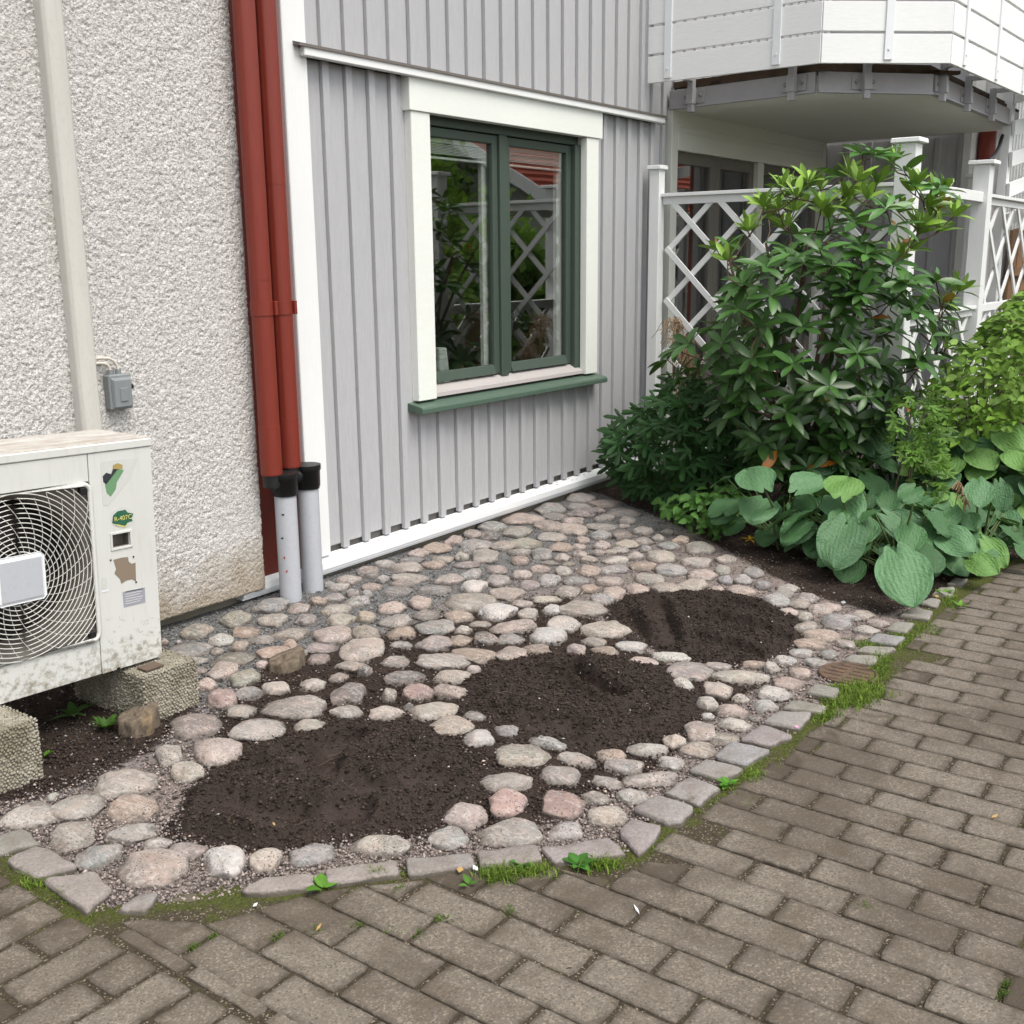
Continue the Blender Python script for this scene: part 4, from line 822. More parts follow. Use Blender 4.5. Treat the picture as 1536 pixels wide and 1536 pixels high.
# ================================================================== DOWNPIPES
def pipe(x, y, r, z0, z1, flutes=True):
    n = 40; b = B(); ring = []
    for k in range(n):
        a = 2*math.pi*k/n; rr = r*(1+(.012*abs(math.sin(a*6))+(.035 if k in (21, 24, 31, 34) else 0) if flutes else 0)); ring.append((rr*math.cos(a), rr*math.sin(a)))
    b.prism([(x+p, y+q, z0) for p, q in ring], [(x+p, y+q, z1) for p, q in ring])
    for f in b.bm.faces: f.smooth = len(f.verts) == 4
    for f in b.bm.faces:
        if not f.smooth:
            for e in f.edges: e.smooth = False
    return b
g1, g2 = on_z(437, 903), on_z(470, 888); v1 = g1[:2]/np.linalg.norm(g1[:2]); v2 = g2[:2]/np.linalg.norm(g2[:2]); R_ = .054
c1, c2 = g1[:2]+v1*R_, g2[:2]+v2*R_
for k, (cp, y, pxr, zbpx, lab) in enumerate(((c1, 4.065, 395, 712, 'red metal downpipe hugging the stucco corner, feeding a grey pipe'), (c2, 4.105, 424.5, 700, 'red metal downpipe beside the white corner board, feeding a grey pipe'))):
    rx = on_y(pxr, 500, y)[0]; zr = on_y(407 if k == 0 else 436, zbpx, y)[2]
    dpz = thing('downpipe', lab, 'downpipe', (rx, y, 0), 'red downpipes between the two buildings')
    pipe(rx, y, .050, zr, 4.4).build('red_pipe', M['red_metal'], dpz)
    pipe(rx, y, .0525, zr+.005, on_y(407, 638 if k == 0 else 630, y)[2], False).build('sleeve', M['red_metal'], dpz)
    zc = on_y(405, 458, y)[2]
    pipe(rx, y, .0545, zc-.045, zc+.02, False).build('clip', M['red_metal'], dpz)
    B().box((rx+.030, y-.062, zc-.045), (rx+.046, y-.040, zc+.02), .002).build('clip_lug', M['red_metal'], dpz)
    zs = on_y(400, 420 if k == 0 else 277, y)[2]; pipe(rx, y, .0515, zs, zs+.01, False).build('pipe_seam', M['red_metal'], dpz)
    zct = on_y(430 if k == 0 else 457, 708 if k == 0 else 697, cp[1])[2]; zcb = on_y(430 if k == 0 else 458, 742 if k == 0 else 733, cp[1])[2]
    pv = pipe(cp[0], cp[1], R_, -.05, zcb+.03, False).build('grey_pipe', M['pvc'], dpz)
    b = B(); zz = [zcb, zcb+.012, zcb+.013, zct-.028, zct-.027, zct]; rr = [R_+.006, R_+.006, R_+.010, R_+.012, R_+.017, R_+.017]; b.tube([(cp[0], cp[1], z) for z in zz], rr, 28); b.build('rubber_coupling', M['black_rubber'], dpz)
    b = B(); b.tube([(rx, y, zr-.06), (rx, y, zr+.004)], .046, 20); b.tube([(rx, y, zr-.045), (cp[0], cp[1], zct-.05)], .045, 16); b.build('coupling_arm', M['black_rubber'], dpz)
    if k == 0:
        for q, (u, z) in enumerate(((.2, .23), (.35, .16), (.1, .33), (.3, .45))):
            a = math.atan2(-v1[1], -v1[0])-.6+u; B().box((-.004, -.001, -.006), (.004, .001, .006)).build('red_mark', M['st_red'] if q < 2 else M['st_black'], dpz, Matrix.Translation((cp[0]+(R_+.0004)*math.cos(a), cp[1]+(R_+.0004)*math.sin(a), z))@Matrix.Rotation(a+math.pi/2, 4, 'Z')@Matrix.Rotation(.5*q, 4, 'Y'))

# ================================================================== BALCONY
ZB, ZSL = 2.90, 2.765
plan = [(7.405, 4.20), (7.385, 2.90), (7.95, 2.235), (11.6, 2.16)]
slabp = [(7.775, 4.21), (7.64, 3.015), (8.27, 2.43), (10.98, 2.47), (10.98, 4.21)]
bal = thing('balcony', 'white slatted balcony with chamfered corner above the patio', 'balcony', (9, 3.2, ZSL))
b = B(); b.prism([(x, y, ZSL-.012) for x, y in slabp][::-1], [(x, y, ZSL+.10) for x, y in slabp][::-1]); b.build('slab', M['slab'], bal)
b = B(); b.prism([(x*.985+.14, y*.985+.06, ZSL+.15) for x, y in slabp][::-1], [(x*.985+.14, y*.985+.06, ZSL+.19) for x, y in slabp][::-1]); b.build('deck', M['dark_wood'], bal)
def off(p, q, d):
    p, q = np.array(p), np.array(q); t = (q-p)/np.linalg.norm(q-p); n = np.array([t[1], -t[0]]); return n*d
for p, q in zip(slabp[:3], slabp[1:4]):
    p_, q_ = np.array(p), np.array(q); t = (q_-p_)/np.linalg.norm(q_-p_); n = np.array([-t[1], t[0]]); n = n if n@(p_-[9.5, 3.4]) > 0 else -n
    B().bar((*(p_+n*.012), ZSL+.062), (*(q_+n*.012-t*.004), ZSL+.062), .024, .125, bev=.002).build('fascia_beam', M['steel_paint'], bal)
    B().bar((*(p_+n*.018), ZSL-.006), (*(q_+n*.018-t*.006), ZSL-.006), .05, .012).build('fascia_flange', M['steel_paint'], bal)
    for u in (.12, .3, .5, .7, .88): B().bar((*(p_+t*u*np.linalg.norm(q_-p_)), ZSL+.137), (*(p_+t*(u*np.linalg.norm(q_-p_)+.3)), ZSL+.137), .05, .024).build('deck_bearer', M['dark_wood'], bal)
for fi, (p, q) in enumerate(zip(plan[:-1], plan[1:])):
    p_, q_ = np.array(p), np.array(q)
    for k in range(6):
        z = ZB+.198*k; B().bar((*p_, z+.09), (*q_, z+.09), .024, .181, bev=.002).build('cladding_board', M['white_board'], bal)
posts = []
for px, py in ((1003, 122), (1166, 103), (1330, 95), (1446, 103), (1496, 124), (1531, 142)):
    posts.append(on_z(px, py, ZB)[:2])
pl_ = np.array(plan)
for s_ in posts:
    best = None
    for a, b2 in zip(pl_[:-1], pl_[1:]):
        t = b2-a; L = np.linalg.norm(t); t = t/L; u = np.clip((s_-a)@t, 0, L); c_ = a+t*u; d = np.linalg.norm(c_-s_)
        if best is None or d < best[0]: best = (d, c_, t)
    _, c_, t = best; n = np.array([-t[1], t[0]]); n = n if n@(c_-[9.5, 3.6]) > 0 else -n
    B().bar((*(c_+n*.018), ZB+.02), (*(c_+n*.018), 4.1), .055, .012, up=(*n, 0), bev=.001).build('post', M['white_metal'], bal)
    B().tube([(*(c_+n*.022), ZB+.085), (*(c_+n*.030), ZB+.085)], .008, 8).build('rivet', M['white_metal'], bal)
    # bracket from the post back to the fascia
    best = None; sp = np.array(slabp[:4])
    for a, b2 in zip(sp[:-1], sp[1:]):
        t2 = b2-a; L = np.linalg.norm(t2); t2 = t2/L; u = np.clip((c_-a)@t2, .08, L-.06); f_ = a+t2*u; d = np.linalg.norm(f_-c_)
        if best is None or d < best[0]: best = (d, f_, t2)
    d, f_, t2 = best; n2 = np.array([-t2[1], t2[0]]); n2 = n2 if n2@(f_-[9.5, 3.4]) > 0 else -n2
    base = f_+n2*.024; br_ = B().bar((*(base+n2*.004), ZSL+.06), (*(base+n2*.010), ZSL+.06), .20, .10, bev=.001).build('bracket_plate', M['steel_paint'], bal) if False else None
    b = B(); b.prism([(*(base-t2*.095), ZSL+.012), (*(base+t2*.095), ZSL+.012), (*(base+t2*.095+n2*.008), ZSL+.012), (*(base-t2*.095+n2*.008), ZSL+.012)], [(*(base-t2*.095), ZSL+.112), (*(base+t2*.095), ZSL+.112), (*(base+t2*.095+n2*.008), ZSL+.112), (*(base-t2*.095+n2*.008), ZSL+.112)]); pla = b.build('bracket', M['steel_paint'], bal)
    for sg in (-1, 1): B().tube([(*(base+t2*.062*sg+n2*.006), ZSL+.062), (*(base+t2*.062*sg+n2*.02), ZSL+.062)], [.016, .013], 8).build('bolt', M['bolt'], pla)
    B().bar((*(base+n2*.03), ZSL-.05), (*(base+n2*.03), ZSL+.20), .045, .045, up=(*n2, 0), bev=.002).build('bracket_tube', M['steel_paint'], bal)
    B().bar((*(base+n2*.03), ZSL+.115), (*(base+n2*.036), ZSL+.005), .058, .058, up=(*n2, 0), bev=.002).build('bracket_sleeve', M['steel_paint'], bal)
    B().bar((*(base+n2*.03), ZSL+.18), (*(c_), ZSL+.18), .04, .03, bev=.001).build('bracket_arm', M['steel_paint'], bal)

# ================================================================== LATTICE FENCE
XT, YT = 7.45, 2.29
def fence_post(x, y, ztop, w, cap, label):
    t = thing('fence_post', label, 'post', (x, y, 0), 'white lattice fence posts')
    B().box((x-w/2, y-w/2, -.05), (x+w/2, y+w/2, ztop-.03), .004).build('shaft', M['white_wood'], t)
    c = cap/2; b = B(); b.prism([(x-c, y-c, ztop-.03), (x+c, y-c, ztop-.03), (x+c, y+c, ztop-.03), (x-c, y+c, ztop-.03)], [(x-c*.96, y-c*.96, ztop), (x+c*.96, y-c*.96, ztop), (x+c*.96, y+c*.96, ztop), (x-c*.96, y+c*.96, ztop)], .004); b.build('cap', M['white_wood'], t); return t
pz1 = on_x(965, 250, XT-.02)[2]; fence_post(XT-.03, 4.12, pz1, .085, .12, 'narrow white fence post against the grey board wall')
p2 = on_z(1358, 285, 2.09); X2, Y2 = XT+.02, YT+.02
d = ray(1357, 205); P2z = H+d[2]*(X2/d[0]); fence_post(X2, Y2, on_x(1358, 208, X2)[2], .13, .19, 'wide white fence post behind the rhododendron top')
X3 = on_y(1472, 300, YT)[0]; fence_post(X3, YT, on_y(1473, 240, YT)[2], .125, .20, 'cracked white capped fence post to the right of rhododendron')
fence_post(10.92, 2.78, on_x(1445, 262, 10.92)[2], .07, .11, 'thin white post with small cap beside the far red downpipe')
RZ = on_x(972, 298, XT)[2]
def clip_seg(u0, z0, u1, z1, U0, U1, Z0, Z1):
    t0, t1 = 0, 1; du, dz = u1-u0, z1-z0
    for p, q in ((-du, u0-U0), (du, U1-u0), (-dz, z0-Z0), (dz, Z1-z0)):
        if p == 0: continue
        r = q/p
        if p < 0: t0 = max(t0, r)
        else: t1 = min(t1, r)
    return (t0, t1) if t0 < t1-.03 else None
def lattice(label, A, Bp, Z0, Z1, sp, wd=.042, th=.014, phase=0.0, rails=(1, 1)):
    A, Bp = np.array(A), np.array(Bp); L = np.linalg.norm(Bp-A); t = (Bp-A)/L; n = np.array([t[1], -t[0]])
    pa = thing('lattice_panel', label, 'lattice fence', (*((A+Bp)/2), Z0))
    if rails[0]:
        B().bar((*A, Z1+.018), (*Bp, Z1+.018), .095, .024, bev=.002).build('top_rail', M['white_wood'], pa); B().bar((*A, Z1-.022), (*Bp, Z1-.022), .035, .055, bev=.002).build('top_rail_web', M['white_wood'], pa)
    if rails[1]: B().bar((*A, Z0), (*Bp, Z0), .05, .06, bev=.002).build('bottom_rail', M['white_wood'], pa)
    hgt = Z1-Z0
    for dirn in (1, -1):
        k = -20
        while k < 40:
            u0 = phase+k*sp if dirn == 1 else phase+k*sp; u1 = u0+dirn*hgt*1.0; k += 1
            r = clip_seg(u0, Z1, u1, Z0, .03, L-.03, Z0+.02, Z1-.02)
            if not r: continue
            a = (u0+(u1-u0)*r[0], Z1+(Z0-Z1)*r[0]); b_ = (u0+(u1-u0)*r[1], Z1+(Z0-Z1)*r[1]); oy = n*(.008*dirn+.001)
            B().bar((*(A+t*a[0]+oy), a[1]), (*(A+t*b_[0]+oy), b_[1]), th, wd, bev=.0015).build('lattice_slat', M['white_wood'], pa)
ph = 4.08-on_x(1003, 305, XT)[1]
lattice('white diagonal lattice panel between house wall and rhododendron', (XT, 4.075), (XT, Y2+.066), .22, RZ, .375, phase=ph)
zr1 = on_y(1500, 457, YT)[2]
lattice('low white lattice under a handrail behind the rhododendron', (X2+.066, YT), (X3-.063, YT), .12, zr1, .42, wd=.05)
hr = B().bar((X2+.066, YT, RZ), (X3-.063, YT, RZ), .06, .075, bev=.003).build('fence_rail', M['white_wood']); tag(hr, 'white top rail spanning from the wide post to the cracked post', 'rail')
lattice('white lattice panel of wide diamonds by the cracked post', (X3+.063, YT), (12.2, YT), zr1, RZ, .55, wd=.05)
lattice('low white lattice below the handrail beside the green shrubs', (X3+.0635, YT), (12.2, YT-.001), .12, zr1-.035, .42, wd=.05, rails=(0, 0))

# ---- what stands beyond the lattice
fz = thing('neighbour_house', 'white ribbed house wall far beyond the lattice fence', 'house', (13, 2.9, 0))
B().box((XW+.36, 2.72, -.05), (17, 2.95, 5)).build('wall', M['white_wood'], fz)
for k in range(44): B().box((XW+.40+k*.125, 2.69, -.05), (XW+.45+k*.125, 2.7205, 5)).build('wall_rib', M['white_wood'], fz)
fp = thing('downpipe', 'red downpipe far behind the cracked fence post', 'downpipe', (XW+.10, 2.72, 0)); pipe(XW+.20, 2.765, .075, -.05, 2.95).build('red_pipe', M['red_metal'], fp)
B().box((XW+.18, 2.80, 2.0), (XW+.22, 2.85, 2.03)).build('clip', M['red_metal'], fp)
scr = thing('slatted_screen', 'white louvred screen with slanting slats beside the neighbour wall', 'screen', (13, 2.3, 1.6))
x0, x1 = on_y(1508, 250, 2.45)[0], 14.5
B().box((x0-.05, 2.42, -.05), (x0+.05, 2.5, 4.6), .004).build('upright', M['white_wood'], scr)
B().box((x1-.05, 2.42, -.05), (x1+.05, 2.5, 4.6), .004).build('upright', M['white_wood'], scr)
for k in range(9):
    z = 1.95+.26*k; B().bar((x0-.05, 2.40, z), (x1, 2.40, z+.55), .03, .12, bev=.002).build('slat', M['white_wood'], scr)
fen = thing('wooden_fence', 'orange brown plank fence behind the wide lattice', 'fence', (14, 2.5, 0))
fx0 = on_y(1515, 400, 2.6)[0]
for k in range(16): B().box((fx0+k*.14, 2.60+.004*(k % 2), -.05), (fx0+k*.14+.125, 2.63, 1.9+.01*(k % 3)), .003).build('plank', M['brown_wood'], fen)
B().bar((fx0, 2.575, 1.5), (fx0+2.2, 2.575, 1.5), .04, .09).build('rail', M['brown_wood'], fen); B().bar((fx0, 2.575, .5), (fx0+2.2, 2.575, .5), .04, .09).build('rail', M['brown_wood'], fen)
cab = B(); a = np.array([10.86, 2.52, ZSL+.01]); e = np.array([9.5, 2.33, 2.42]); e = on_y(1483, 240, 2.35)
pts = []
for k in range(13):
    u = k/12; p = a+(e-a)*u; p[2] -= .07*math.sin(u*math.pi)*(1 if u > .3 else .6); pts.append(p)
cab.tube(pts, .016, 8); tag(cab.build('drooping_cable', M['dark']), 'dark cable drooping from balcony corner to fence post', 'cable')
lp = on_x(990, 360, 7.72)

# ================================================================== OUTDOOR UNIT
AX1, AY0, AZ0, AW, AH, AD = 2.387, 3.44, .190, .90, .850, .335
AXF = Matrix.Translation((AX1, AY0, AZ0))@Matrix.Rotation(math.radians(1.9), 4, 'Y')@Matrix.Rotation(math.radians(-.4), 4, 'Z')
ac = thing('air_conditioner', 'weathered cream outdoor heat pump unit with round fan grille on concrete blocks', 'outdoor unit', (1.94, 3.6, .19))
def A(b, name, mat, parent=None): return b.build(name, mat, parent or ac, AXF)
CX, CZ, RF = -.548, .425, .262                      # fan centre, opening radius (unit coordinates: x to the left of the right edge)
GX0, GX1, GZ0, GZ1 = CX-.292, CX+.292, CZ-.288, CZ+.292
# casing, open in front where the fan sits
b = B(); t = .012
b.box((-AW, t, .0), (-AW+t, AD, AH-.035)); b.box((-t, t, 0), (0, AD, AH-.035)); b.box((-AW+t, AD-t, 0), (-t, AD, AH-.035)); b.box((-AW, t, -.0), (0, AD, .012))
A(b, 'casing', M['ac'])

b = B(); b.box((-AW, 0, GZ1), (-.2585, t, AH-.0365), .002); b.box((-AW, 0, .004), (-.2585, t, GZ0), .002); b.box((-AW, .0005, GZ0+.0002), (GX0, t, GZ1-.0002)); b.box((GX1, .0005, GZ0+.0002), (-.2585, t, GZ1-.0002))
fp_ = A(b, 'fan_panel', M['ac'])
b = B(); b.box((-AW-.004, -.005, AH-.035), (.005, AD+.004, AH-.004), .004); lid = A(b, 'lid', M['ac'])
b = B(); b.box((-AW-.003, .002, AH-.0045), (.004, AD+.003, AH-.0005), .001); A(b, 'lid_top', M['ac_top'], lid)
# shroud funnel behind the grille
n = 48; b = B(); V = []
sq = lambda a: min((.292)/max(abs(math.cos(a)), 1e-6), (.29)/max(abs(math.sin(a)), 1e-6))
rings = []
for r_i in range(4):
    ring = []
    for k in range(n):
        a = 2*math.pi*k/n; r = [sq(a), RF*1.06, RF*.99, RF*.99][r_i]; ring.append(b.bm.verts.new((CX+r*math.cos(a), [.010, .016, .05, .17][r_i], CZ+r*math.sin(a))))
    rings.append(ring)
for r0, r1 in zip(rings[:-1], rings[1:]):
    for k in range(n): f = b.bm.faces.new((r0[k], r0[(k+1) % n], r1[(k+1) % n], r1[k])); f.smooth = True
A(b, 'shroud', M['coil'], fp_)
A(B().box((CX-.29, .19, CZ-.29), (CX+.29, .2, CZ+.29)), 'coil', M['fan_dark'])
for k in range(3):                                  # fan blades
    b = B(); a0 = 2*math.pi*k/3+.5; rows = []
    for i in range(9):
        u = i/8; row = []
        for j in range(9):
            r = .05+(.235-.05)*j/8; a = a0+1.35*u*(1-.15*j/8)+.25*j/8; row.append(b.bm.verts.new((CX+r*math.cos(a), .155-.085*u-.01*math.sin(u*3), CZ+r*math.sin(a))))
        rows.append(row)
    for i in range(8):
        for j in range(8): f = b.bm.faces.new((rows[i][j], rows[i+1][j], rows[i+1][j+1], rows[i][j+1])); f.smooth = True
    A(b, 'fan_blade', M['fan_dark'])
A(B().tube([(CX, .05, CZ), (CX, .16, CZ)], .05, 20), 'fan_hub', M['fan_dark'])
# grille
gr = B(); gy = -.018
for k in range(13):
    r = .095+k*(.40-.095)/12*.62 if False else .092+k*.0163
    pts = []
    for q in range(65):
        a = 2*math.pi*q/64; x, z = CX+r*math.cos(a), CZ+r*math.sin(a); pts.append((x, gy+.010*(r/.3)**3, z))
    gr.tube(pts, .0019, 6, False)
for k in range(4):                                  # outer rings only survive in the corners of the square
    r = .092+(13+k)*.0163
    seg = []
    for q in range(241):
        a = 2*math.pi*q/240; x, z = r*math.cos(a), r*math.sin(a)
        if abs(x) < .283 and abs(z) < .280: seg.append((CX+x, gy+.010*(r/.3)**3, CZ+z))
        else:
            if len(seg) > 2: gr.tube(seg, .0019, 6, False)
            seg = []
    if len(seg) > 2: gr.tube(seg, .0019, 6, False)
g = A(gr, 'fan_grille', M['wire'])
sp = B()
for k in range(30):
    pts = []
    for q in range(12):
        u = q/11; r = .085+u*.30; a = 2*math.pi*k/30+.95*u**.8; x, z = r*math.cos(a), r*math.sin(a)
        if abs(x) > .284 or abs(z) > .281: break
        pts.append((CX+x, gy+.003+.008*(r/.3)**3, CZ+z))
    if len(pts) > 2: sp.tube(pts, .0012, 5, False)
A(sp, 'grille_spokes', M['wire'], g)
fr = B(); rc = .03; pts = []
for sx, sz, a0 in ((1, 1, 0), (-1, 1, 90), (-1, -1, 180), (1, -1, 270)):
    for q in range(6):
        a = math.radians(a0+q*18); pts.append((CX+sx*(.288-rc)+rc*math.cos(a), -.004, CZ+sz*(.286-rc)+rc*math.sin(a)))
pts.append(pts[0]); fr.tube(pts, .009, 8, False); A(fr, 'grille_frame', M['ac'], g)
b = B(); b.box((CX-.088, gy-.012, CZ-.082), (CX+.088, gy+.004, CZ+.082), .012); A(b, 'hub_badge', M['white_metal'], g)
b = B(); b.box((CX-.074, gy-.0145, CZ-.068), (CX+.074, gy-.0115, CZ+.068), .001); A(b, 'badge_face', M['pvc'], g)
for sx in (-1, 1):
    for sz in (-1, 1): A(B().box((CX+sx*.262-.012, -.010, CZ+sz*.262-.012), (CX+sx*.262+.012, .012, CZ+sz*.262+.012), .003), 'grille_clip', M['dark'], g)
# handle recess, screws, stickers
def U(px, py): q = AXF.inverted()@Vector(on_y(px, py, AY0)); return q.x, q.z
hx0, hz1 = U(165, 800); hx1, hz0 = U(199, 820)
b = B(); hA, hB, hC, hD = hx0+.008, hx1-.008, hz0+.008, hz1-.008; b.box((-.256, 0, .004), (hA, .012, AH-.0365)); b.box((hB, 0, .004), (-.0005, .012, AH-.0365)); b.box((hA, 0, .004), (hB, .012, hC)); b.box((hA, 0, hD), (hB, .012, AH-.0365)); A(b, 'side_panel', M['ac'])
b = B(); b.box((hx0, -.004, hz0), (hx0+.008, .001, hz1), .001); b.box((hx1-.008, -.004, hz0), (hx1, .001, hz1), .001); b.box((hx0+.0082, -.004, hz0), (hx1-.0082, .001, hz0+.008), .001); b.box((hx0+.0082, -.004, hz1-.008), (hx1-.0082, .001, hz1), .001); hd = A(b, 'handle_rim', M['ac'])
b = B(); b.box((hA-.004, .045, hC-.004), (hB+.004, .048, hD+.004)); b.box((hA-.004, .012, hC-.004), (hA, .045, hD+.004)); b.box((hB, .012, hC-.004), (hB+.004, .045, hD+.004)); b.box((hA, .012, hC-.004), (hB, .045, hC)); b.box((hA, .012, hD), (hB, .045, hD+.004)); A(b, 'handle_recess', M['coil'], hd)
for px, py in ((98, 675), (178, 1003), (200, 835), (166, 840), (204, 873)):
    x, z = U(px, py); A(B().tube([(x, .001, z), (x, -.004, z)], .006 if py in (675, 1003) else .003, 8), 'screw', M['dark'])
def sticker(pts, mat, name, lift=.0008, parent=None):
    q = [U(*p) for p in pts]; b = B(); b.prism([(x, -lift, z) for x, z in q], [(x, -lift-.0006, z) for x, z in q]); return A(b, name, mat, parent)
s5 = lambda L: [(x/5.908, 640+y/5.908) for x, y in L]
tk = sticker(s5([(890, 310), (1225, 275), (1160, 450), (960, 700), (915, 700)]), M['st_pale'], 'torn_sticker', .0004)
sticker(s5([(930, 515), (1040, 375), (1098, 385), (1035, 490), (1025, 555), (980, 620), (945, 585)]), M['st_green'], 'green_patch', .0012, tk)
sticker(s5([(910, 440), (940, 408), (985, 420), (1000, 375), (1050, 375), (940, 512), (915, 490)]), M['st_black'], 'black_patch', .0012, tk)
sticker(s5([(998, 374), (1000, 340), (1045, 322), (1085, 340), (1085, 376)]), M['st_gold'], 'gold_patch', .0012, tk)
rk = sticker([(184+18.0*math.cos(a), 776+16*math.sin(a)) for a in np.linspace(0, 6.1, 18)], M['st_pale'], 'refrigerant_sticker', .0004)
sticker(s5([(995, 855), (1000, 790), (1040, 750), (1110, 735), (1130, 760), (1180, 770), (1165, 815), (1175, 835), (1130, 850), (1105, 885), (1050, 868), (1015, 860)]), M['st_dgreen'], 'green_ground', .0012, rk)
sticker(s5([(1015, 862), (1050, 868), (1105, 880), (1130, 860), (1130, 868), (1105, 890), (1045, 880)]), M['st_yellow'], 'yellow_edge', .0018, rk)
tx = bpy.data.curves.new('refrigerant_text', 'FONT'); tx.body = 'R-407C'; tx.size = .0235; tx.extrude = .0003; tx.align_x = 'CENTER'; tx.align_y = 'CENTER'
tmp = bpy.data.objects.new('tmp', tx); COL.objects.link(tmp); bpy.context.view_layer.update()
tm = bpy.data.meshes.new_from_object(tmp.evaluated_get(bpy.context.evaluated_depsgraph_get())); bpy.data.objects.remove(tmp); tm.materials.append(M['st_yellow'])
x, z = U(184.3, 777); to = obj('refrigerant_text', tm, rk); to.matrix_parent_inverse = Matrix.Identity(4)
mw = AXF@Matrix.Translation((x, -.0024, z))@Matrix.Rotation(math.radians(90), 4, 'X')@Matrix.Scale(1.0, 4); to.location = mw.translation-wloc(rk); to.rotation_euler = mw.to_euler()
sticker(s5([(1005, 1180), (1080, 1160), (1135, 1155), (1140, 1195), (1165, 1215), (1200, 1205), (1205, 1370), (1170, 1350), (1125, 1360), (1075, 1390), (1065, 1350), (1015, 1300), (1030, 1260)]), M['st_brown'], 'torn_label')
sticker(s5([(905, 1340), (945, 1340), (950, 1400), (940, 1440), (905, 1440)]), M['st_pale'], 'label_scrap'); sticker(s5([(900, 1450), (965, 1440), (965, 1458), (900, 1472)]), M['petal'], 'label_scrap')
gl = sticker([(184, 888), (217, 881), (218, 903), (186, 911)], M['st_grey'], 'faded_label')
for k in range(6): y0 = 884+3.6*k; sticker([(188, y0+3.4), (214-2*(k % 3), y0-1.6), (214-2*(k % 3), y0-.6), (188, y0+4.5)], M['st_pale'] if k else M['st_black'], 'print_line', .0016, gl)
for k in range(4):
    x0 = -.84+.2*k; A(B().box((-.12, .03, -.004), (-.06, AD-.03, .001)) if k == 0 else B().box((-AW+.16, .03, -.004), (-AW+.22, AD-.03, .001)), 'mounting_foot', M['steel_paint']) if k < 2 else None

# ---- clinker blocks: packed pellets on a core
def clinker(label, x0, x1, y0, y1, zt):
    t = thing('concrete_block', label, 'concrete block', ((x0+x1)/2, (y0+y1)/2, 0), 'clinker blocks under the outdoor unit')
    B().box((x0+.006, y0+.006, -.04), (x1-.006, y1-.006, zt-.006), .012).build('core', M['block'], t)
    pts = []; s_ = .0118
    def face(o, u, v, nu, nv):
        for i in range(int(nu/s_)+1):
            for j in range(int(nv/s_)+1):
                p = np.array(o)+np.array(u)*((i+.5*(j % 2))*s_)+np.array(v)*(j*s_*.88)+RNG.normal(size=3)*.0016; pts.append(p)
    face((x0+.006, y0+.005, 0), (1, 0, 0), (0, 0, 1), x1-x0-.012, (zt-.006)/.88); face((x0+.005, y0+.006, 0), (0, 1, 0), (0, 0, 1), y1-y0-.012, (zt-.006)/.88); face((x1-.005, y0+.006, 0), (0, 1, 0), (0, 0, 1), y1-y0-.012, (zt-.006)/.88); face((x0+.006, y0+.006, zt-.0065), (1, 0, 0), (0, 1, 0), x1-x0-.012, (y1-y0-.012)/.88)
    pts = np.array(pts); bm = bmesh.new(); bmesh.ops.create_icosphere(bm, subdivisions=1, radius=1); iv = np.array([v.co[:] for v in bm.verts]); fi = np.array([[v.index for v in f.verts] for f in bm.faces]); bm.free()
    r = .0052+.0022*RNG.random(len(pts)); top = pts[:, 2] > zt-.012; r[top] *= .9; zsc = np.where(top, .55, 1.0)
    V = iv[None]*r[:, None, None]*np.stack([np.ones(len(pts)), np.ones(len(pts)), zsc], 1)[:, None, :]+pts[:, None, :]; F = (fi[None]+len(iv)*np.arange(len(pts))[:, None, None]).reshape(-1, 3)
    o = obj('aggregate', mesh_np('aggregate', V.reshape(-1, 3)-[(x0+x1)/2, (y0+y1)/2, 0], F, True, mat=M['block']), t); tag(o, kind='stuff')
br_ = on_z(300, 1056); clinker('rough pellet concrete block under the end of outdoor unit near the stucco edge', 2.22, 2.465, 3.33, 3.80, .187)
clinker('rough pellet concrete block under the fan side of outdoor unit', 1.50, 1.765, 3.25, 3.80, .212)
tl_ = B().box((2.26, 3.36, .1865), (2.335, 3.42, .192)).build('wood_shim', M['twig']); tag(tl_, 'thin dark shim wedged between block and outdoor unit', 'shim')

# ---- cut log pieces
def log(px, py, rx, rz, h_, label):
    c = on_z(px, py); t = thing('log_stump', label, 'stump', (c[0], c[1], 0)); b = B(); n = 40; zz = [-.04, h_*.5, h_*.96, h_, h_*1.0]; rings = []
    for k, z in enumerate(zz):
        ring = []
        for q in range(n):
            a = 2*math.pi*q/n; r = 1+.10*math.sin(3*a+1)+.05*math.sin(7*a)+.03*math.sin(13*a+k); r *= [1.08, 1.02, 1, .93, .3][k]; ring.append(b.bm.verts.new((c[0]+rx*r*math.cos(a), c[1]+rz*r*math.sin(a), z+(.012*math.cos(a) if k > 1 else 0)+(.004*math.sin(5*a) if k == 3 else 0))))
        rings.append(ring)
    for r0, r1 in zip(rings[:-1], rings[1:]):
        for q in range(n): f = b.bm.faces.new((r0[q], r0[(q+1) % n], r1[(q+1) % n], r1[q])); f.smooth = True
    b.bm.faces.new(rings[-1]); b.build('log', M['log'], t)
log(210, 1092, .075, .06, .062, 'dark sawn log piece lying in soil beside the concrete block')
log(432, 1000, .085, .055, .05, 'short sawn log piece among the stones by the soil patch')

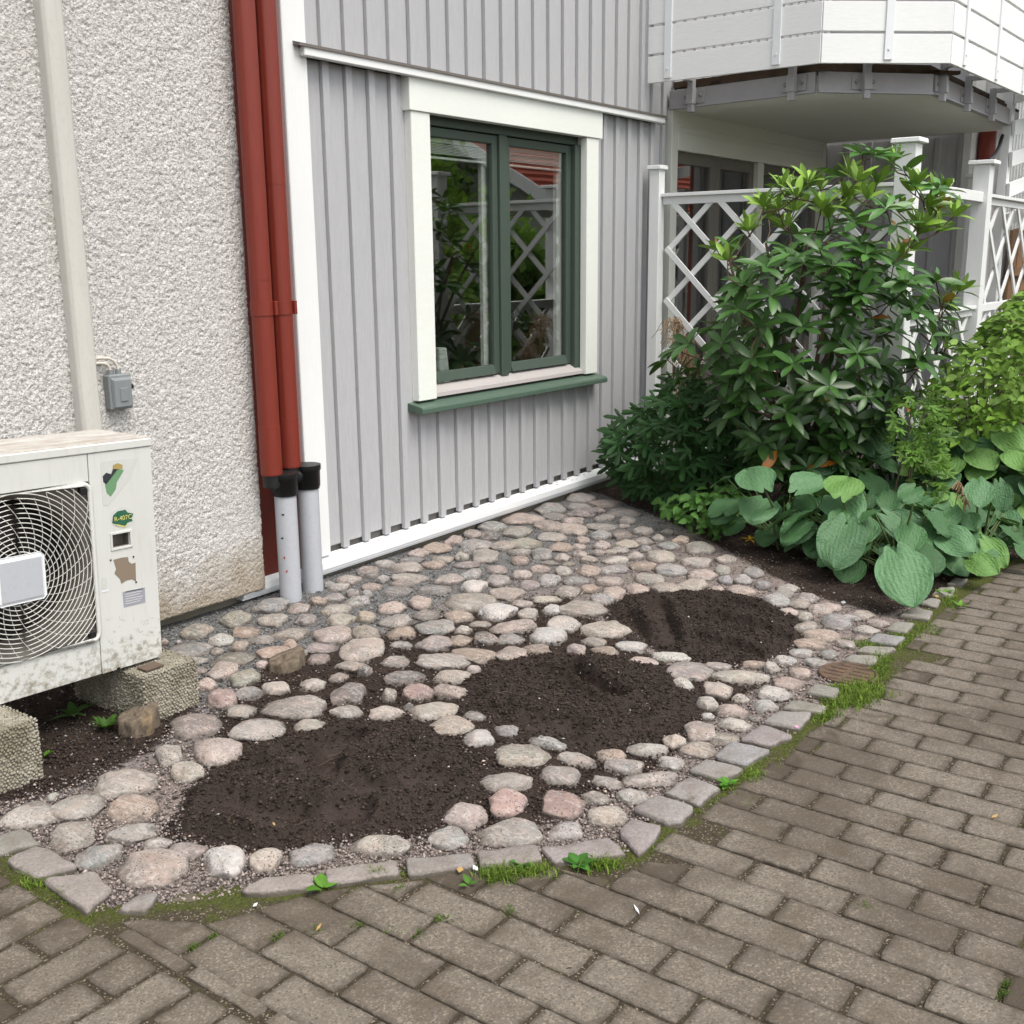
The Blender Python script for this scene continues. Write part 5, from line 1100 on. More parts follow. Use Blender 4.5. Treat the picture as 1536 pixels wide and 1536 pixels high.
# ================================================================== PLANTS
def leaf_mesh(name, prof, L=1.0, nseg=6, fold=.18, droop=.25, wav=0.0, nw=2, mat=None, seed=0):
    """blade along +x, width in y, normal +z; prof(u)=half width"""
    V, F, C = [], [], []; r = np.random.default_rng(seed)
    for i in range(nseg+1):
        u = i/nseg; w = prof(u)
        for j in range(-nw, nw+1):
            q = j/nw; V.append((L*u, w*q, -droop*u*u+fold*abs(q)*w*1.2+wav*math.sin(u*9+j+seed)*w*abs(q))); C.append((1, 1, 1) if j else (1.25, 1.25, 1.0))
    k = 2*nw+1
    for i in range(nseg):
        for j in range(2*nw): F.append((i*k+j, (i+1)*k+j, (i+1)*k+j+1, i*k+j+1))
    return mesh_np(name, V, F, True, {'Col': np.array(C)}, mat)
def palm_mesh(name, lobes, mat, seed=0):
    """lobed leaf, one continuous blade"""
    V = [(0, 0, 0)]; C = [(1.1, 1.1, 1)]; F = []; n = lobes*6
    for i in range(n+1):
        a = -2.25+4.5*i/n; ph = (i % 6)/6*2*math.pi; main = math.cos(a*.62); r = main*(.62+.38*math.cos(ph))*(1+.05*math.sin(i*5+seed)); r = max(r, .10)
        V.append((.12+r*math.cos(a)*.95, r*math.sin(a)*.95, -.16*r*r+.05*math.cos(ph))); C.append((1, 1, 1))
        V.append((.12+.5*r*math.cos(a), .5*r*math.sin(a), .03*math.cos(ph)-.03)); C.append((1.05, 1.05, 1))
    for i in range(n):
        o1, m1, o2, m2 = 1+2*i, 2+2*i, 3+2*i, 4+2*i; F += [(0, m1, m2), (m1, o1, o2), (m1, o2, m2)]
    return mesh_np(name, V, F, True, {'Col': np.array(C)}, mat)
def frame(x, n):
    x = np.asarray(x, float); x /= np.linalg.norm(x)+1e-9; n = np.asarray(n, float); y = np.cross(n, x); ny = np.linalg.norm(y)
    if ny < 1e-6: n = np.array([.3, .5, .8]); y = np.cross(n, x); ny = np.linalg.norm(y)
    y /= ny; z = np.cross(x, y); return np.stack([x, y, z], 1)
CAMP = np.array([0, 0, H])
def plant(root, variants, leaves, limit=300, mat=None, stuffname='foliage'):
    """leaves: (pos, x-axis, normal, length, width scale, colour). The largest in view become parts; the rest one joined part"""
    if not leaves: return
    pos = np.array([l[0] for l in leaves]); L = np.array([l[3] for l in leaves]); px, w = to_px(pos); size = L/np.maximum(w, .1)
    vis = (px[:, 0] > -20) & (px[:, 0] < 1556) & (px[:, 1] > -20) & (px[:, 1] < 1556); order = np.argsort(-(size*(1+vis*2)*(.7+.3*RNG.random(len(L)))-.12*w*size))
    base = np.array(wloc(root)); Vr, Fr, Cr, nv = [], [], [], 0
    data = []
    for me in variants:
        v = np.zeros(len(me.vertices)*3); me.vertices.foreach_get('co', v); c = np.zeros(len(me.vertices)*4); me.color_attributes['Col'].data.foreach_get('color', c); data.append((v.reshape(-1, 3), [tuple(p.vertices) for p in me.polygons], c.reshape(-1, 4)[:, :3]))
    for rank, i in enumerate(order):
        p, x, n, ln, ws, col = leaves[i]; Rm = frame(x, n); k = i % len(variants)
        if rank < limit and vis[i]:
            o = obj('leaf', variants[k], root); m = Matrix([list(r)+[0] for r in Rm]+[[0, 0, 0, 1]]); o.rotation_euler = m.to_euler(); o.location = Vector(p-base); o.scale = (ln, ln*ws, ln); o.color = (*col, 1)
        else:
            v, f, c = data[k]; vv = (v*[ln, ln*ws, ln])@Rm.T+p-base; Vr.append(vv); Fr += [tuple(a+nv for a in q) for q in f]; Cr.append(c*np.array(col)); nv += len(vv)
    if Vr: tag(obj(stuffname, mesh_np(stuffname, np.concatenate(Vr), Fr, True, {'Col': np.concatenate(Cr)}, mat or variants[0].materials[0]), root), kind='stuff')
def in_poly(px, poly): return poly_sd(np.atleast_2d(px), np.array(poly, float))

# ---- rhododendron
rb_ = np.array([6.62, 2.62, 0.0]); rho = thing('rhododendron', 'tall dark green rhododendron bush with bright new shoots before the lattice', 'shrub', tuple(rb_))
ROUT = [(985, 545), (1005, 505), (1045, 495), (1085, 470), (1090, 420), (1062, 375), (1062, 352), (1100, 330), (1130, 290), (1185, 262), (1240, 262), (1275, 225), (1300, 212), (1335, 215), (1370, 245), (1425, 280), (1440, 320), (1462, 340), (1425, 372), (1410, 398), (1440, 415), (1482, 432), (1440, 465), (1468, 505), (1462, 525), (1400, 545), (1370, 590), (1350, 650), (1335, 705), (1270, 745), (1180, 742), (1120, 705), (1085, 640), (1040, 600), (1000, 575)]
LV = [leaf_mesh('rhododendron_leaf', lambda u: .17*(math.sin(math.pi*min(1, (.04+.96*u)**1.15))**.62 if 0 < u < 1 else .03), 1, 8, .22, .04+.07*k, .04, 1, M['leaf'], k) for k in range(5)]
leaves = []; tips = []; cen = np.array([6.75, 2.72, 1.32]); tries = 0
ctr_px = to_px(cen[None])[0][0]
while len(tips) < 255 and tries < 16000:
    tries += 1; px = (RNG.uniform(985, 1482), RNG.uniform(212, 745)); sd = in_poly(px, ROUT)[0]
    if sd < 10: continue
    # distance from the bush's own ellipsoid volume
    d = ray(*px); oc = CAMP-cen; rad = np.array([.95, .95, 1.15]); dn, on = d/rad, oc/rad; a = dn@dn; b_ = dn@on; c_ = on@on-1; disc_ = b_*b_-a*c_
    mid = -b_/a; half = math.sqrt(max(disc_, 0))/a if disc_ > 0 else .25*math.exp(disc_)
    t = mid+half*(2*RNG.random()**1.5-1)*.95; t = mid-half*(1-2*RNG.random()**1.6)*.9 if RNG.random() < .75 else t
    p = CAMP+d*t
    if p[0] > 7.38 and p[1] > 2.25: continue
    if p[1] < 1.75 or p[2] < .16: continue
    if len(tips) and np.min(np.linalg.norm(np.array([q[0] for q in tips])-p, axis=1)) < .085: continue
    tips.append((p, sd, px))
br = B(); stems = []
for k in range(7):
    a = k*.9; top = cen+np.array([.45*math.cos(a), .45*math.sin(a), .25+.3*RNG.random()]); pts = [rb_+[.06*math.cos(a), .06*math.sin(a), -.04]]
    for q in range(1, 7): u = q/6; pts.append(rb_*(1-u)+top*u+np.array([.10*math.sin(u*4+k), .10*math.cos(u*3+k), .05*u])*u*(1-u)*3)
    br.tube(pts, [.022*(1-.6*q/6) for q in range(7)], 7); stems.append(pts)
br.build('trunk', M['bark'], rho); tw = B(); SP = np.array([p for s_ in stems for p in s_[2:]])
nodes = [q for q in SP]; tips.sort(key=lambda q: np.linalg.norm(q[0]-(rb_+[0, 0, .6])))
for p, sd, px in tips:
    NA = np.array(nodes); dv = p-NA; dl_ = np.linalg.norm(dv, axis=1); cost = dl_+1.2*np.maximum(NA[:, 2]-p[2]+.03, 0)+.15*(dl_ < .05); j = np.argmin(cost); a = NA[j]
    m_ = (a+p)/2+np.array([RNG.normal()*.02, RNG.normal()*.02, -.10*dl_[j]]); tw.tube([a, m_, p], [.0055, .0045, .0035], 5, False); nodes += [m_, p-(p-m_)*.3]
    out = p-cen; hz = p[2]; axis = out/np.linalg.norm(out)*.55+np.array([0, 0, .75]); axis /= np.linalg.norm(axis); new = (hz > 1.62 and sd < 75 and RNG.random() < .85) or (px[0] > 1380 and RNG.random() < .5)
    n = RNG.integers(7, 11); ref = np.cross(axis, [.3, .1, 1]); ref /= np.linalg.norm(ref); ref2 = np.cross(axis, ref)
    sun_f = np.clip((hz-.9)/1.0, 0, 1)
    for q in range(n):
        a = q*2.4+RNG.normal()*.15; tier = q/n; el = (.55+.75*tier if new else .02+.75*tier)+RNG.normal()*.12; rd = ref*math.cos(a)+ref2*math.sin(a); x = rd*math.cos(el)+axis*math.sin(el)
        if not new: x = x+np.array([0, 0, -.10])
        ln = RNG.uniform(.115, .18)*(.80 if new else 1.0); g = RNG.random()
        if new: col = np.array([.175, .300, .040])*(.75+.6*g)
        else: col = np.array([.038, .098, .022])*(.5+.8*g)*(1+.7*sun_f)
        if RNG.random() < .005: col = np.array([.36, .13, .02])
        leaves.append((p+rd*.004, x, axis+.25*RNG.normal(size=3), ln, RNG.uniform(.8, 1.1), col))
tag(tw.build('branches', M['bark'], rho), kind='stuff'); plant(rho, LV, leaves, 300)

# ---- low dark shrub with lobed leaves under the rhododendron
def shrub(name, label, cat, base, outline, nleaf, cen, rad, variants, lrange, colf, mat, mindz=.03, droop=.25, stemmat=None, limit=300, group=None, ymax=4.18, nst=14, face=.5):
    base = np.array(base, float); rt = thing(name, label, cat, tuple(base), group); cen = np.array(cen, float); rad = np.array(rad, float); out = np.array(outline, float); lo, hi = out.min(0), out.max(0); lv = []; tries = 0
    while len(lv) < nleaf and tries < nleaf*40:
        tries += 1; px = lo+(hi-lo)*RNG.random(2)
        if in_poly(px, out)[0] < 4: continue
        d = ray(*px); oc = CAMP-cen; dn, on = d/rad, oc/rad; a = dn@dn; b_ = dn@on; c_ = on@on-1; ds = b_*b_-a*c_; mid = -b_/a
        half = math.sqrt(max(ds, 0))/a if ds > 0 else .1
        t = mid-half*(1-1.9*RNG.random()**1.7); p = CAMP+d*t
        if p[2] < mindz or p[1] > ymax: continue
        o_ = p-cen; x = np.array([o_[0], o_[1], 0])/(np.linalg.norm(o_[:2])+.05)+RNG.normal(size=3)*.55; x[2] = -droop+RNG.normal()*.18
        tc = CAMP-p; tc /= np.linalg.norm(tc); n = np.array([0, 0, 1.0])*(1-face)+tc*face+RNG.normal(size=3)*.28; lv.append((p, x, n, RNG.uniform(*lrange), RNG.uniform(.85, 1.15), colf(RNG.random(), p)))
    b = B(); ps = np.array([l[0] for l in lv])
    for k in range(nst):
        q = ps[RNG.integers(0, len(ps))]; m_ = base*.45+q*.55+np.array([0, 0, .08]); b.tube([base+RNG.normal(size=3)*[.06, .06, 0]+[0, 0, -.03], m_, q], [.006, .005, .003], 5, False)
    b.build('stems', stemmat or M['bark'], rt); plant(rt, variants, lv, limit); return rt
PM = [palm_mesh('lobed_leaf', 5, M['leaf_soft'], k) for k in range(3)]; OV = [leaf_mesh('oval_leaf', lambda u: .27*math.sin(math.pi*u**.75)**.9+.004, 1, 5, .2, .22, .06, 1, M['leaf_soft'], k) for k in range(4)]
GV = [leaf_mesh('slender_leaf', lambda u: .17*math.sin(math.pi*u**.7)+.003, 1, 5, .2, .3, .05, 1, M['leaf_soft'], k) for k in range(4)]
shrub('lobed_shrub', 'low dark shrub with lobed leaves by the end of house wall', 'shrub', (6.85, 3.45, 0), [(905, 645), (945, 612), (990, 590), (1010, 562), (1060, 565), (1110, 600), (1160, 640), (1175, 700), (1120, 735), (1090, 770), (1050, 790), (985, 745), (945, 735), (915, 700)], 420, (6.95, 3.3, .42), (.75, .75, .52), PM, (.10, .16), lambda g, p: np.array([.030, .086, .026])*(.6+.8*g), None, droop=.35, limit=290, face=.62)
shrub('ground_elder', 'mid green leafy ground cover plant edging the gravel before hostas', 'plant', (6.25, 2.95, 0), [(985, 745), (1040, 735), (1090, 715), (1120, 740), (1110, 790), (1090, 818), (1040, 800), (1000, 775)], 240, (6.3, 2.95, .12), (.55, .55, .22), OV, (.05, .085), lambda g, p: np.array([.060, .145, .032])*(.6+.8*g), None, limit=240)

# ---- hostas, leaf by leaf
def hosta_leaf(seed):
    V, F, C = [], [], []; nu, nw = 24, 26; r = np.random.default_rng(seed)
    for i in range(nu+1):
        u = i/nu
        for j in range(-nw, nw+1):
            q = j/nw; w = (.47*math.sqrt(max(1-((.40-u)/.47)**2, 0)) if u < .40 else .47*max(1-((u-.40)/.60)**2.1, 0)**.62*(1-.10*max(0, (u-.8)/.2)))+.003
            lob = -.20*math.sin(math.pi*min(abs(q)*1.1, 1))*(1-u)**3.0          # lobes reach back beside the stalk
            x = u+lob*(1 if u < .7 else .0); y = w*q; rib = math.sin(abs(q)**.9*math.pi*11)
            z = .0042*rib*math.sin(math.pi*u)**.5*(1-.3*abs(q))+.10*abs(q)**1.6*w*1.3-.30*u*u*.55-.06*(q*q)*(u > .5)*u+.004*math.sin(u*21+j*.9+seed)*math.sin(math.pi*u)*(.4+abs(q))+.035*math.sin(seed*2.1+q*3.4+u*5)
            V.append((x, y, z)); C.append((1, 1, 1))
    k = 2*nw+1
    for i in range(nu):
        for j in range(2*nw): F.append((i*k+j, (i+1)*k+j, (i+1)*k+j+1, i*k+j+1))
    return mesh_np('hosta_leaf', V, F, True, {'Col': np.array(C)}, M['hosta'])
HL = [hosta_leaf(k) for k in range(7)]
TP, TQ = tile(1100, 550, 3.64), tile(1236, 640, 3.64)
# stalk joint, tip, width (all as seen), height of the joint, tone
HG = {'blue green hosta with broad heart leaves at the edge of the dark shrub': ((1175, 822), [(TP, 165, 660, 60, 535, 215, .42, 0), (TP, 160, 728, 110, 835, 215, .30, 0), (TP, 345, 675, 480, 575, 175, .40, 0), (TP, 335, 735, 445, 770, 130, .30, 1), (TP, 372, 838, 345, 948, 175, .22, 0), (TP, 430, 950, 445, 1040, 115, .12, 1)]),
      'blue green hosta with a large puckered leaf hanging over dark soil': ((1290, 850), [(TP, 585, 705, 630, 575, 215, .42, 2), (TP, 545, 715, 660, 830, 235, .36, 0), (TP, 618, 850, 555, 1092, 255, .30, 0), (TP, 730, 700, 720, 840, 155, .30, 1), (TP, 845, 690, 880, 800, 150, .34, 1), (TP, 735, 860, 760, 970, 95, .20, 1), (TP, 800, 870, 880, 940, 95, .2, 0)]),
      'blue green hosta whose broadest leaf droops onto the kerb stones': ((1352, 872), [(TQ, 395, 690, 485, 972, 290, .24, 0), (TQ, 345, 490, 575, 675, 195, .30, 0), (TQ, 640, 585, 800, 685, 190, .26, 0), (TQ, 560, 470, 640, 545, 120, .30, 1), (TQ, 690, 385, 760, 525, 185, .34, 2), (TQ, 575, 690, 610, 820, 120, .12, 1), (TQ, 650, 730, 700, 810, 95, .10, 1), (TQ, 310, 640, 300, 690, 70, .15, 1), (TQ, 770, 480, 830, 560, 110, .30, 1), (TQ, 500, 330, 440, 410, 130, .32, 1)]),
      'pale green hosta crowding the far end of the mossy kerb': ((1462, 848), [(TQ, 840, 300, 855, 435, 150, .26, 0), (TQ, 955, 310, 985, 470, 120, .26, 0), (TQ, 985, 455, 1005, 620, 155, .22, 0), (TQ, 795, 725, 945, 800, 155, .14, 2), (TQ, 875, 625, 1000, 765, 135, .18, 2), (TQ, 760, 550, 868, 645, 110, .2, 2), (TQ, 870, 465, 900, 540, 105, .22, 1), (TQ, 1060, 560, 1080, 690, 120, .2, 1), (TQ, 1050, 400, 1110, 520, 120, .24, 1)]),
      'broad ribbed hosta beside the light shrub, behind the kerb clump': ((1485, 785), [(TQ, 875, 180, 990, 275, 120, .22, 2), (TQ, 990, 215, 1110, 315, 130, .22, 2), (TQ, 620, 170, 740, 235, 150, .24, 0), (TQ, 690, 80, 790, 160, 170, .28, 0), (TQ, 930, 130, 1010, 180, 110, .26, 0), (TQ, 960, 20, 1092, 130, 190, .30, 2), (TQ, 600, 40, 690, 110, 170, .30, 0), (TQ, 780, 120, 900, 200, 150, .26, 0), (TQ, 430, 40, 570, 150, 150, .30, 1), (TQ, 380, 230, 520, 310, 130, .24, 1)])}
TONE = [np.array([.115, .240, .112]), np.array([.070, .165, .064]), np.array([.145, .285, .075])]
for lab, (bp, L) in HG.items():
    bs = on_z(*bp); rt = thing('hosta', lab, 'hosta', (bs[0], bs[1], 0)); pet = B(); li = []
    for i, (T, x0, y0, x1, y1, w, hj, tone) in enumerate(L):
        d0 = ray(*T(x0, y0))
        for _ in range(12):
            p0 = on_z(*T(x0, y0), hj); w_ = w/3.64*((p0-CAMP)@CF)/FPX; dd_ = ray(*T(x1, y1)); tt_ = np.linalg.norm(p0-CAMP)/np.linalg.norm(dd_)*.97
            if (CAMP+dd_*tt_)[2] > .06: break
            hj += .03
        # joint height decides the distance, held near the clump
        p0 = on_z(*T(x0, y0), hj); dist = np.linalg.norm(p0[:2]-bs[:2])
        if dist > .8: t_ = np.linalg.norm(bs[:2])*.98/np.linalg.norm(d0[:2]); p0 = CAMP+d0*t_
        wm = w/3.64*((p0-CAMP)@CF)/FPX; Lm = 1.12*wm; d1 = ray(*T(x1, y1)); oc = CAMP-p0; a = d1@d1; b_ = d1@oc; c_ = oc@oc-Lm*Lm; ds = b_*b_-a*c_
        t_ = (-b_+(math.sqrt(ds) if y1 < y0 else -math.sqrt(ds)))/a if ds > 0 else -b_/a; p1 = CAMP+d1*t_
        if ds <= 0: Lm = np.linalg.norm(p1-p0)
        x = p1-p0; tc = CAMP-(p0+p1)/2; tc /= np.linalg.norm(tc); n = tc*.75+np.array([0, 0, .65]); x = x/np.linalg.norm(x)
        g = random.uniform(.85, 1.12); li.append((p0, x+np.array([0, 0, .12 if y1 > y0 else .05]), n, max(Lm, .06), wm/max(Lm, .06)/.92, TONE[tone]*g)); m_ = bs*.4+p0*.6; m_[2] = p0[2]*.7; pet.tube([bs+RNG.normal(size=3)*[.03, .03, 0], m_, p0], [.007, .006, .005], 6, False)
    for q in range(30):                              # the leaves underneath
        a = RNG.random()*6.28; r = RNG.uniform(.1, .36); p0 = bs+np.array([.15+r*math.cos(a), .10+r*math.sin(a), RNG.uniform(.08, .36)]); li.append((p0, np.array([math.cos(a), math.sin(a), -.45]), np.array([0, 0, 1])+RNG.normal(size=3)*.2, RNG.uniform(.12, .20), 1, TONE[1]*RNG.uniform(.7, 1.25))); pet.tube([bs, (bs+p0)/2+[0, 0, .03], p0], .004, 5, False)
    pet.build('stalks', M['grass'], rt); M['grass'].name
    me = [c for c in rt.children][0].data; ca = me.color_attributes.new('Col', 'FLOAT_COLOR', 'POINT'); ca.data.foreach_set('color', np.tile([.12, .17, .06, 1], len(me.vertices)).astype(np.float32))
    plant(rt, HL, li, 80)
for bx, by, nl, tone, lab in ((1425, 790, 26, 2, 'mid green hosta clump behind the puckered leaves'), (1505, 795, 30, 2, 'yellow green hosta clump at the foot of the light shrub'), (1585, 800, 26, 2, 'broad hosta clump past the far end of the kerb'), (1340, 775, 22, 0, 'shaded hosta clump under the right side of rhododendron'), (1470, 752, 28, 2, 'pale hosta clump in front of the white handrail'), (1255, 785, 18, 1, 'dark hosta clump at the rhododendron stems')):
    bs = on_z(bx, by); rt = thing('hosta', lab, 'hosta', (bs[0], bs[1], 0)); li = []; pet = B()
    for q in range(nl):
        a = q*2.4+RNG.normal()*.3; u = (q+.5)/nl; r = .06+.30*(1-u)**.8; z = .14+.44*u**.8; p0 = bs+np.array([r*math.cos(a), r*math.sin(a), z]); li.append((p0, np.array([math.cos(a), math.sin(a), -.45+.25*u]), np.array([-.25, -.2, 1])+RNG.normal(size=3)*.22, RNG.uniform(.14, .22), RNG.uniform(.9, 1.1), (TONE[tone] if q % 3 else TONE[0])*RNG.uniform(.75, 1.15))); pet.tube([bs, (bs+p0)/2+[0, 0, .04], p0], .005, 5, False)
    o_ = pet.build('stalks', M['grass'], rt); ca = o_.data.color_attributes.new('Col', 'FLOAT_COLOR', 'POINT'); ca.data.foreach_set('color', np.tile([.12, .17, .06, 1], len(o_.data.vertices)).astype(np.float32)); plant(rt, HL, li, 60)
for px, py, lab_ in ((1475, 665, 'long drooping dry hosta seed head with many pods among pale leaves'), (1440, 728, 'short green white hosta seed head above puckered leaves'), (1405, 690, 'brown shrivelled hosta seed head beside the lobed young plant')):      # spent hosta flower spikes
    p = on_z(px, py, .45); t = thing('flower_spike', lab_, 'seed head', (p[0], p[1], 0), 'dry hosta seed heads'); b = B(); b.tube([(p[0]+.05, p[1]+.03, 0), (p[0]+.02, p[1]+.02, .35), p, p+np.array([-.03, -.05, -.06])], .003, 5); b.build('stalk', M['straw'], t)
    b = B()
    for q in range(34): u = q/33; c0 = np.array([p[0]+.02-.05*u, p[1]+.02-.07*u, .47-.10*u*u]); e = c0+np.array([RNG.normal()*.015, RNG.normal()*.015, -.035-.02*RNG.random()]); b.tube([c0, e], [.0025, .004], 5)
    b.build('seed_pods', M['straw'], t)

# ---- light green shrubs behind the hostas
shrub('golden_shrub', 'light yellow green shrub of small leaves under the cracked fence post', 'shrub', (7.55, 1.75, 0), [(1385, 640), (1400, 575), (1440, 520), (1475, 490), (1500, 470), (1540, 450), (1560, 620), (1500, 650), (1430, 670)], 1000, (7.6, 1.62, .55), (.8, .65, .62), OV, (.05, .095), lambda g, p: np.array([.125, .225, .032])*(.6+.8*g), None, droop=.1, limit=240, nst=30)
shrub('golden_shrub', 'light green shrub past the cracked post towards the path edge', 'shrub', (8.5, 1.55, 0), [(1480, 560), (1490, 480), (1520, 440), (1600, 400), (1640, 600), (1520, 640)], 800, (8.5, 1.5, .65), (.8, .7, .75), OV, (.06, .10), lambda g, p: np.array([.135, .235, .035])*(.6+.8*g), None, droop=.1, limit=160, nst=24)
shrub('vine_maple', 'young pale green plant with lobed leaves between hostas and rhododendron', 'plant', (6.55, 1.95, 0), [(1330, 640), (1345, 590), (1400, 570), (1425, 620), (1430, 700), (1415, 780), (1385, 790), (1360, 720)], 220, (6.5, 1.92, .45), (.36, .36, .5), PM, (.05, .085), lambda g, p: np.array([.11, .22, .036])*(.6+.7*g), None, limit=120, nst=5)
# ---- dried plume by the lattice
for k, (pts, lab) in enumerate((([(1010, 475), (1030, 540), (1050, 600)], 'pale dry feathery plume before the lattice by the wall'), ([(1015, 570), (1035, 580), (1055, 620)], 'drooping reddish brown dry plume on the lattice'), ([(1130, 470), (1125, 530), (1110, 600)], 'brown dry plume behind the rhododendron leaves'))):
    P0 = on_x(*pts[0], 7.0); t = thing('dry_plume', lab, 'dry plant', (6.95, P0[1], 0)); b = B(); top = P0; base = np.array([6.95, P0[1]-.1, 0]); b.tube([base, (base+top)/2+[0, .03, .1], top], [.005, .004, .002], 5)
    for q in range(120):
        u = RNG.random(); c0 = top+np.array([.02*RNG.normal(), -.14*u+.045*RNG.normal(), -.36*u]); a = RNG.random()*6.28
        for w in range(2): e = c0+np.array([.04*math.cos(a), .10*math.sin(a)*RNG.random(), -.03-.06*RNG.random()]); b.tube([c0, (c0+e)/2+[0, 0, .02], e], .0022, 4, False); a += 1.5
    b.build('plume', M['straw'], t)

# ---- small weeds
def weed(px, py, n, ln, label, col=(.07, .17, .02), variants=None, z=0.0, up=.5):
    c = on_z(px, py, z); t = thing('weed', label, 'weed', (c[0], c[1], z)); lv = []
    for q in range(n):
        a = q*2.4+RNG.random(); lv.append((c+np.array([.004*math.cos(a), .004*math.sin(a), .006+.004*q/n]), np.array([math.cos(a), math.sin(a), up+RNG.normal()*.2]), np.array([-.3*math.cos(a), -.3*math.sin(a), 1]), ln*RNG.uniform(.7, 1.2), RNG.uniform(.9, 1.3), np.array(col)*RNG.uniform(.7, 1.3)))
    plant(t, variants or OV, lv, 60)
weed(110, 1075, 9, .075, 'dandelion rosette in the soil under the outdoor unit', (.05, .12, .02), GV); weed(195, 1068, 4, .04, 'two leaved seedling in the shade by the concrete block', (.03, .10, .03)); weed(158, 1053, 3, .045, 'round leaved seedling in dark shade under outdoor unit', (.02, .07, .03)); weed(160, 1096, 14, .06, 'grass tuft beside the dark log piece', (.05, .12, .02), GV, up=1.2)
weed(66, 1138, 3, .035, 'small seedling against the fan side concrete block'); weed(484, 1336, 4, .045, 'bright broad leaved weed under the kerb near the grey joint', (.10, .24, .03)); weed(783, 1300, 8, .035, 'leafy weed clump below the long pink kerb stone', (.05, .16, .03)); weed(867, 1300, 9, .04, 'rounded leaf weed by the kerb bend', (.06, .19, .03)); weed(1092, 1180, 9, .035, 'bright small weed on the kerb outer edge midway up', (.09, .24, .03)); weed(703, 1331, 4, .03, 'pale leaf weed below the greenish kerb stone', (.08, .2, .03)); weed(1415, 895, 14, .05, 'spiky weed at the kerb below the broad drooping hosta leaf', (.11, .25, .03), GV, up=.8); weed(1440, 912, 9, .045, 'yellow green weed on mossy pavers near hostas', (.12, .26, .03), GV, up=.6)
weed(1125, 812, 9, .05, 'small yellowed fern sprig at the gravel edge', (.32, .20, .02), GV); weed(629, 1118, 2, .03, 'single pale shoot in the largest soil patch', (.25, .32, .14), GV, up=2, z=.02)

# ---- moss and grass along the kerb and in the joints
def blades(P, ln, col, n=3, spread=.010):
    m = len(P)*n; p = np.repeat(P, n, 0)+np.c_[RNG.normal(size=(m, 2))*spread, np.zeros(m)]; a = RNG.random(m)*6.28; L = np.repeat(ln, n)*(.5+RNG.random(m)); w = .0011+.0012*RNG.random(m); dx, dy = np.cos(a), np.sin(a); lean = .3+.9*RNG.random(m)
    v0 = p+np.c_[-dy*w, dx*w, np.zeros(m)]; v1 = p+np.c_[dy*w, -dx*w, np.zeros(m)]; md = p+np.c_[dx*L*lean*.35, dy*L*lean*.35, L*.7]; v2, v3 = md+np.c_[-dy*w, dx*w, np.zeros(m)]*.7, md-np.c_[-dy*w, dx*w, np.zeros(m)]*.7; v4 = p+np.c_[dx*L*lean, dy*L*lean, L*.92]
    V = np.stack([v0, v1, v3, v2, v4], 1).reshape(-1, 3); i = 5*np.arange(m)[:, None]; F = [tuple(r) for r in np.concatenate([i, i+1, i+2, i+3], 1)]+[tuple(r) for r in np.concatenate([i+3, i+2, i+4], 1)]
    C = np.repeat(np.repeat(col, n, 0)*(.7+.6*RNG.random((m, 1))), 5, 0); return V, F, C
allV, allF, allC, nv = [], [], [], 0
def addb(P, ln, col, n=3, spread=.01):
    global nv
    V, F, C = blades(P, ln, col, n, spread); allV.append(V); allF.extend([tuple(a+nv for a in f) for f in F]); allC.append(C); nv += len(V)
K2 = KERB[2:]; seg = np.linalg.norm(np.diff(K2, axis=0), axis=1); cum = np.r_[0, np.cumsum(seg)]
for _ in range(1): 
    n = 5200; u = RNG.random(n)*cum[-3]; i = np.searchsorted(cum, u)-1; f = (u-cum[i])/seg[i]; p = K2[i]+(K2[i+1]-K2[i])*f[:, None]; t = (K2[i+1]-K2[i])/seg[i][:, None]; nr = np.c_[t[:, 1], -t[:, 0]]; off_ = np.abs(RNG.normal(size=n))*.022-.004; p = p+nr*off_[:, None]
    px, w = to_px(np.c_[p, np.zeros(n)]); dens = fbm(p*6, 3, 31)*.9+.12+.5*((px[:, 0] > 1010) & (px[:, 0] < 1340))+.35*((px[:, 0] > 730) & (px[:, 0] < 1010))-.5*((px[:, 0] > 160) & (px[:, 0] < 470)); ok = RNG.random(n) < np.clip(dens, 0, 1); p = p[ok]; m = len(p)
    addb(np.c_[p, np.full(m, -.010)], .005+.012*RNG.random(m)**2, np.array([.14, .20, .026])*(.5+.8*RNG.random((m, 1))), 4, .007)
for (cx, cy, sx, sy, n, l) in ((1290, 1045, 30, 16, 620, .035), (1318, 1000, 16, 24, 330, .03), (1262, 1058, 26, 10, 300, .028), (1350, 960, 20, 14, 260, .025), (1238, 1075, 20, 10, 240, .025), (1300, 970, 18, 8, 160, .025), (1250, 1035, 20, 5, 90, .02), (745, 1318, 26, 10, 170, .032), (795, 1312, 30, 9, 200, .028), (900, 1300, 26, 9, 160, .03), (1385, 945, 26, 12, 160, .02), (1425, 905, 14, 10, 120, .03), (60, 1325, 26, 12, 150, .022), (105, 1350, 10, 6, 60, .03), (565, 1318, 12, 4, 40, .03), (35, 1300, 22, 10, 80, .018), (1130, 1165, 14, 12, 150, .02)):
    q = np.stack([cx+RNG.normal(size=n)*sx*.55, cy+RNG.normal(size=n)*sy*.55], 1); p = np.array([on_z(*a, -.008) for a in q]); addb(p, l*.75*(.4+RNG.random(n)), np.array([.155, .235, .03])*(.6+.8*RNG.random((n, 1))), 3, .006)
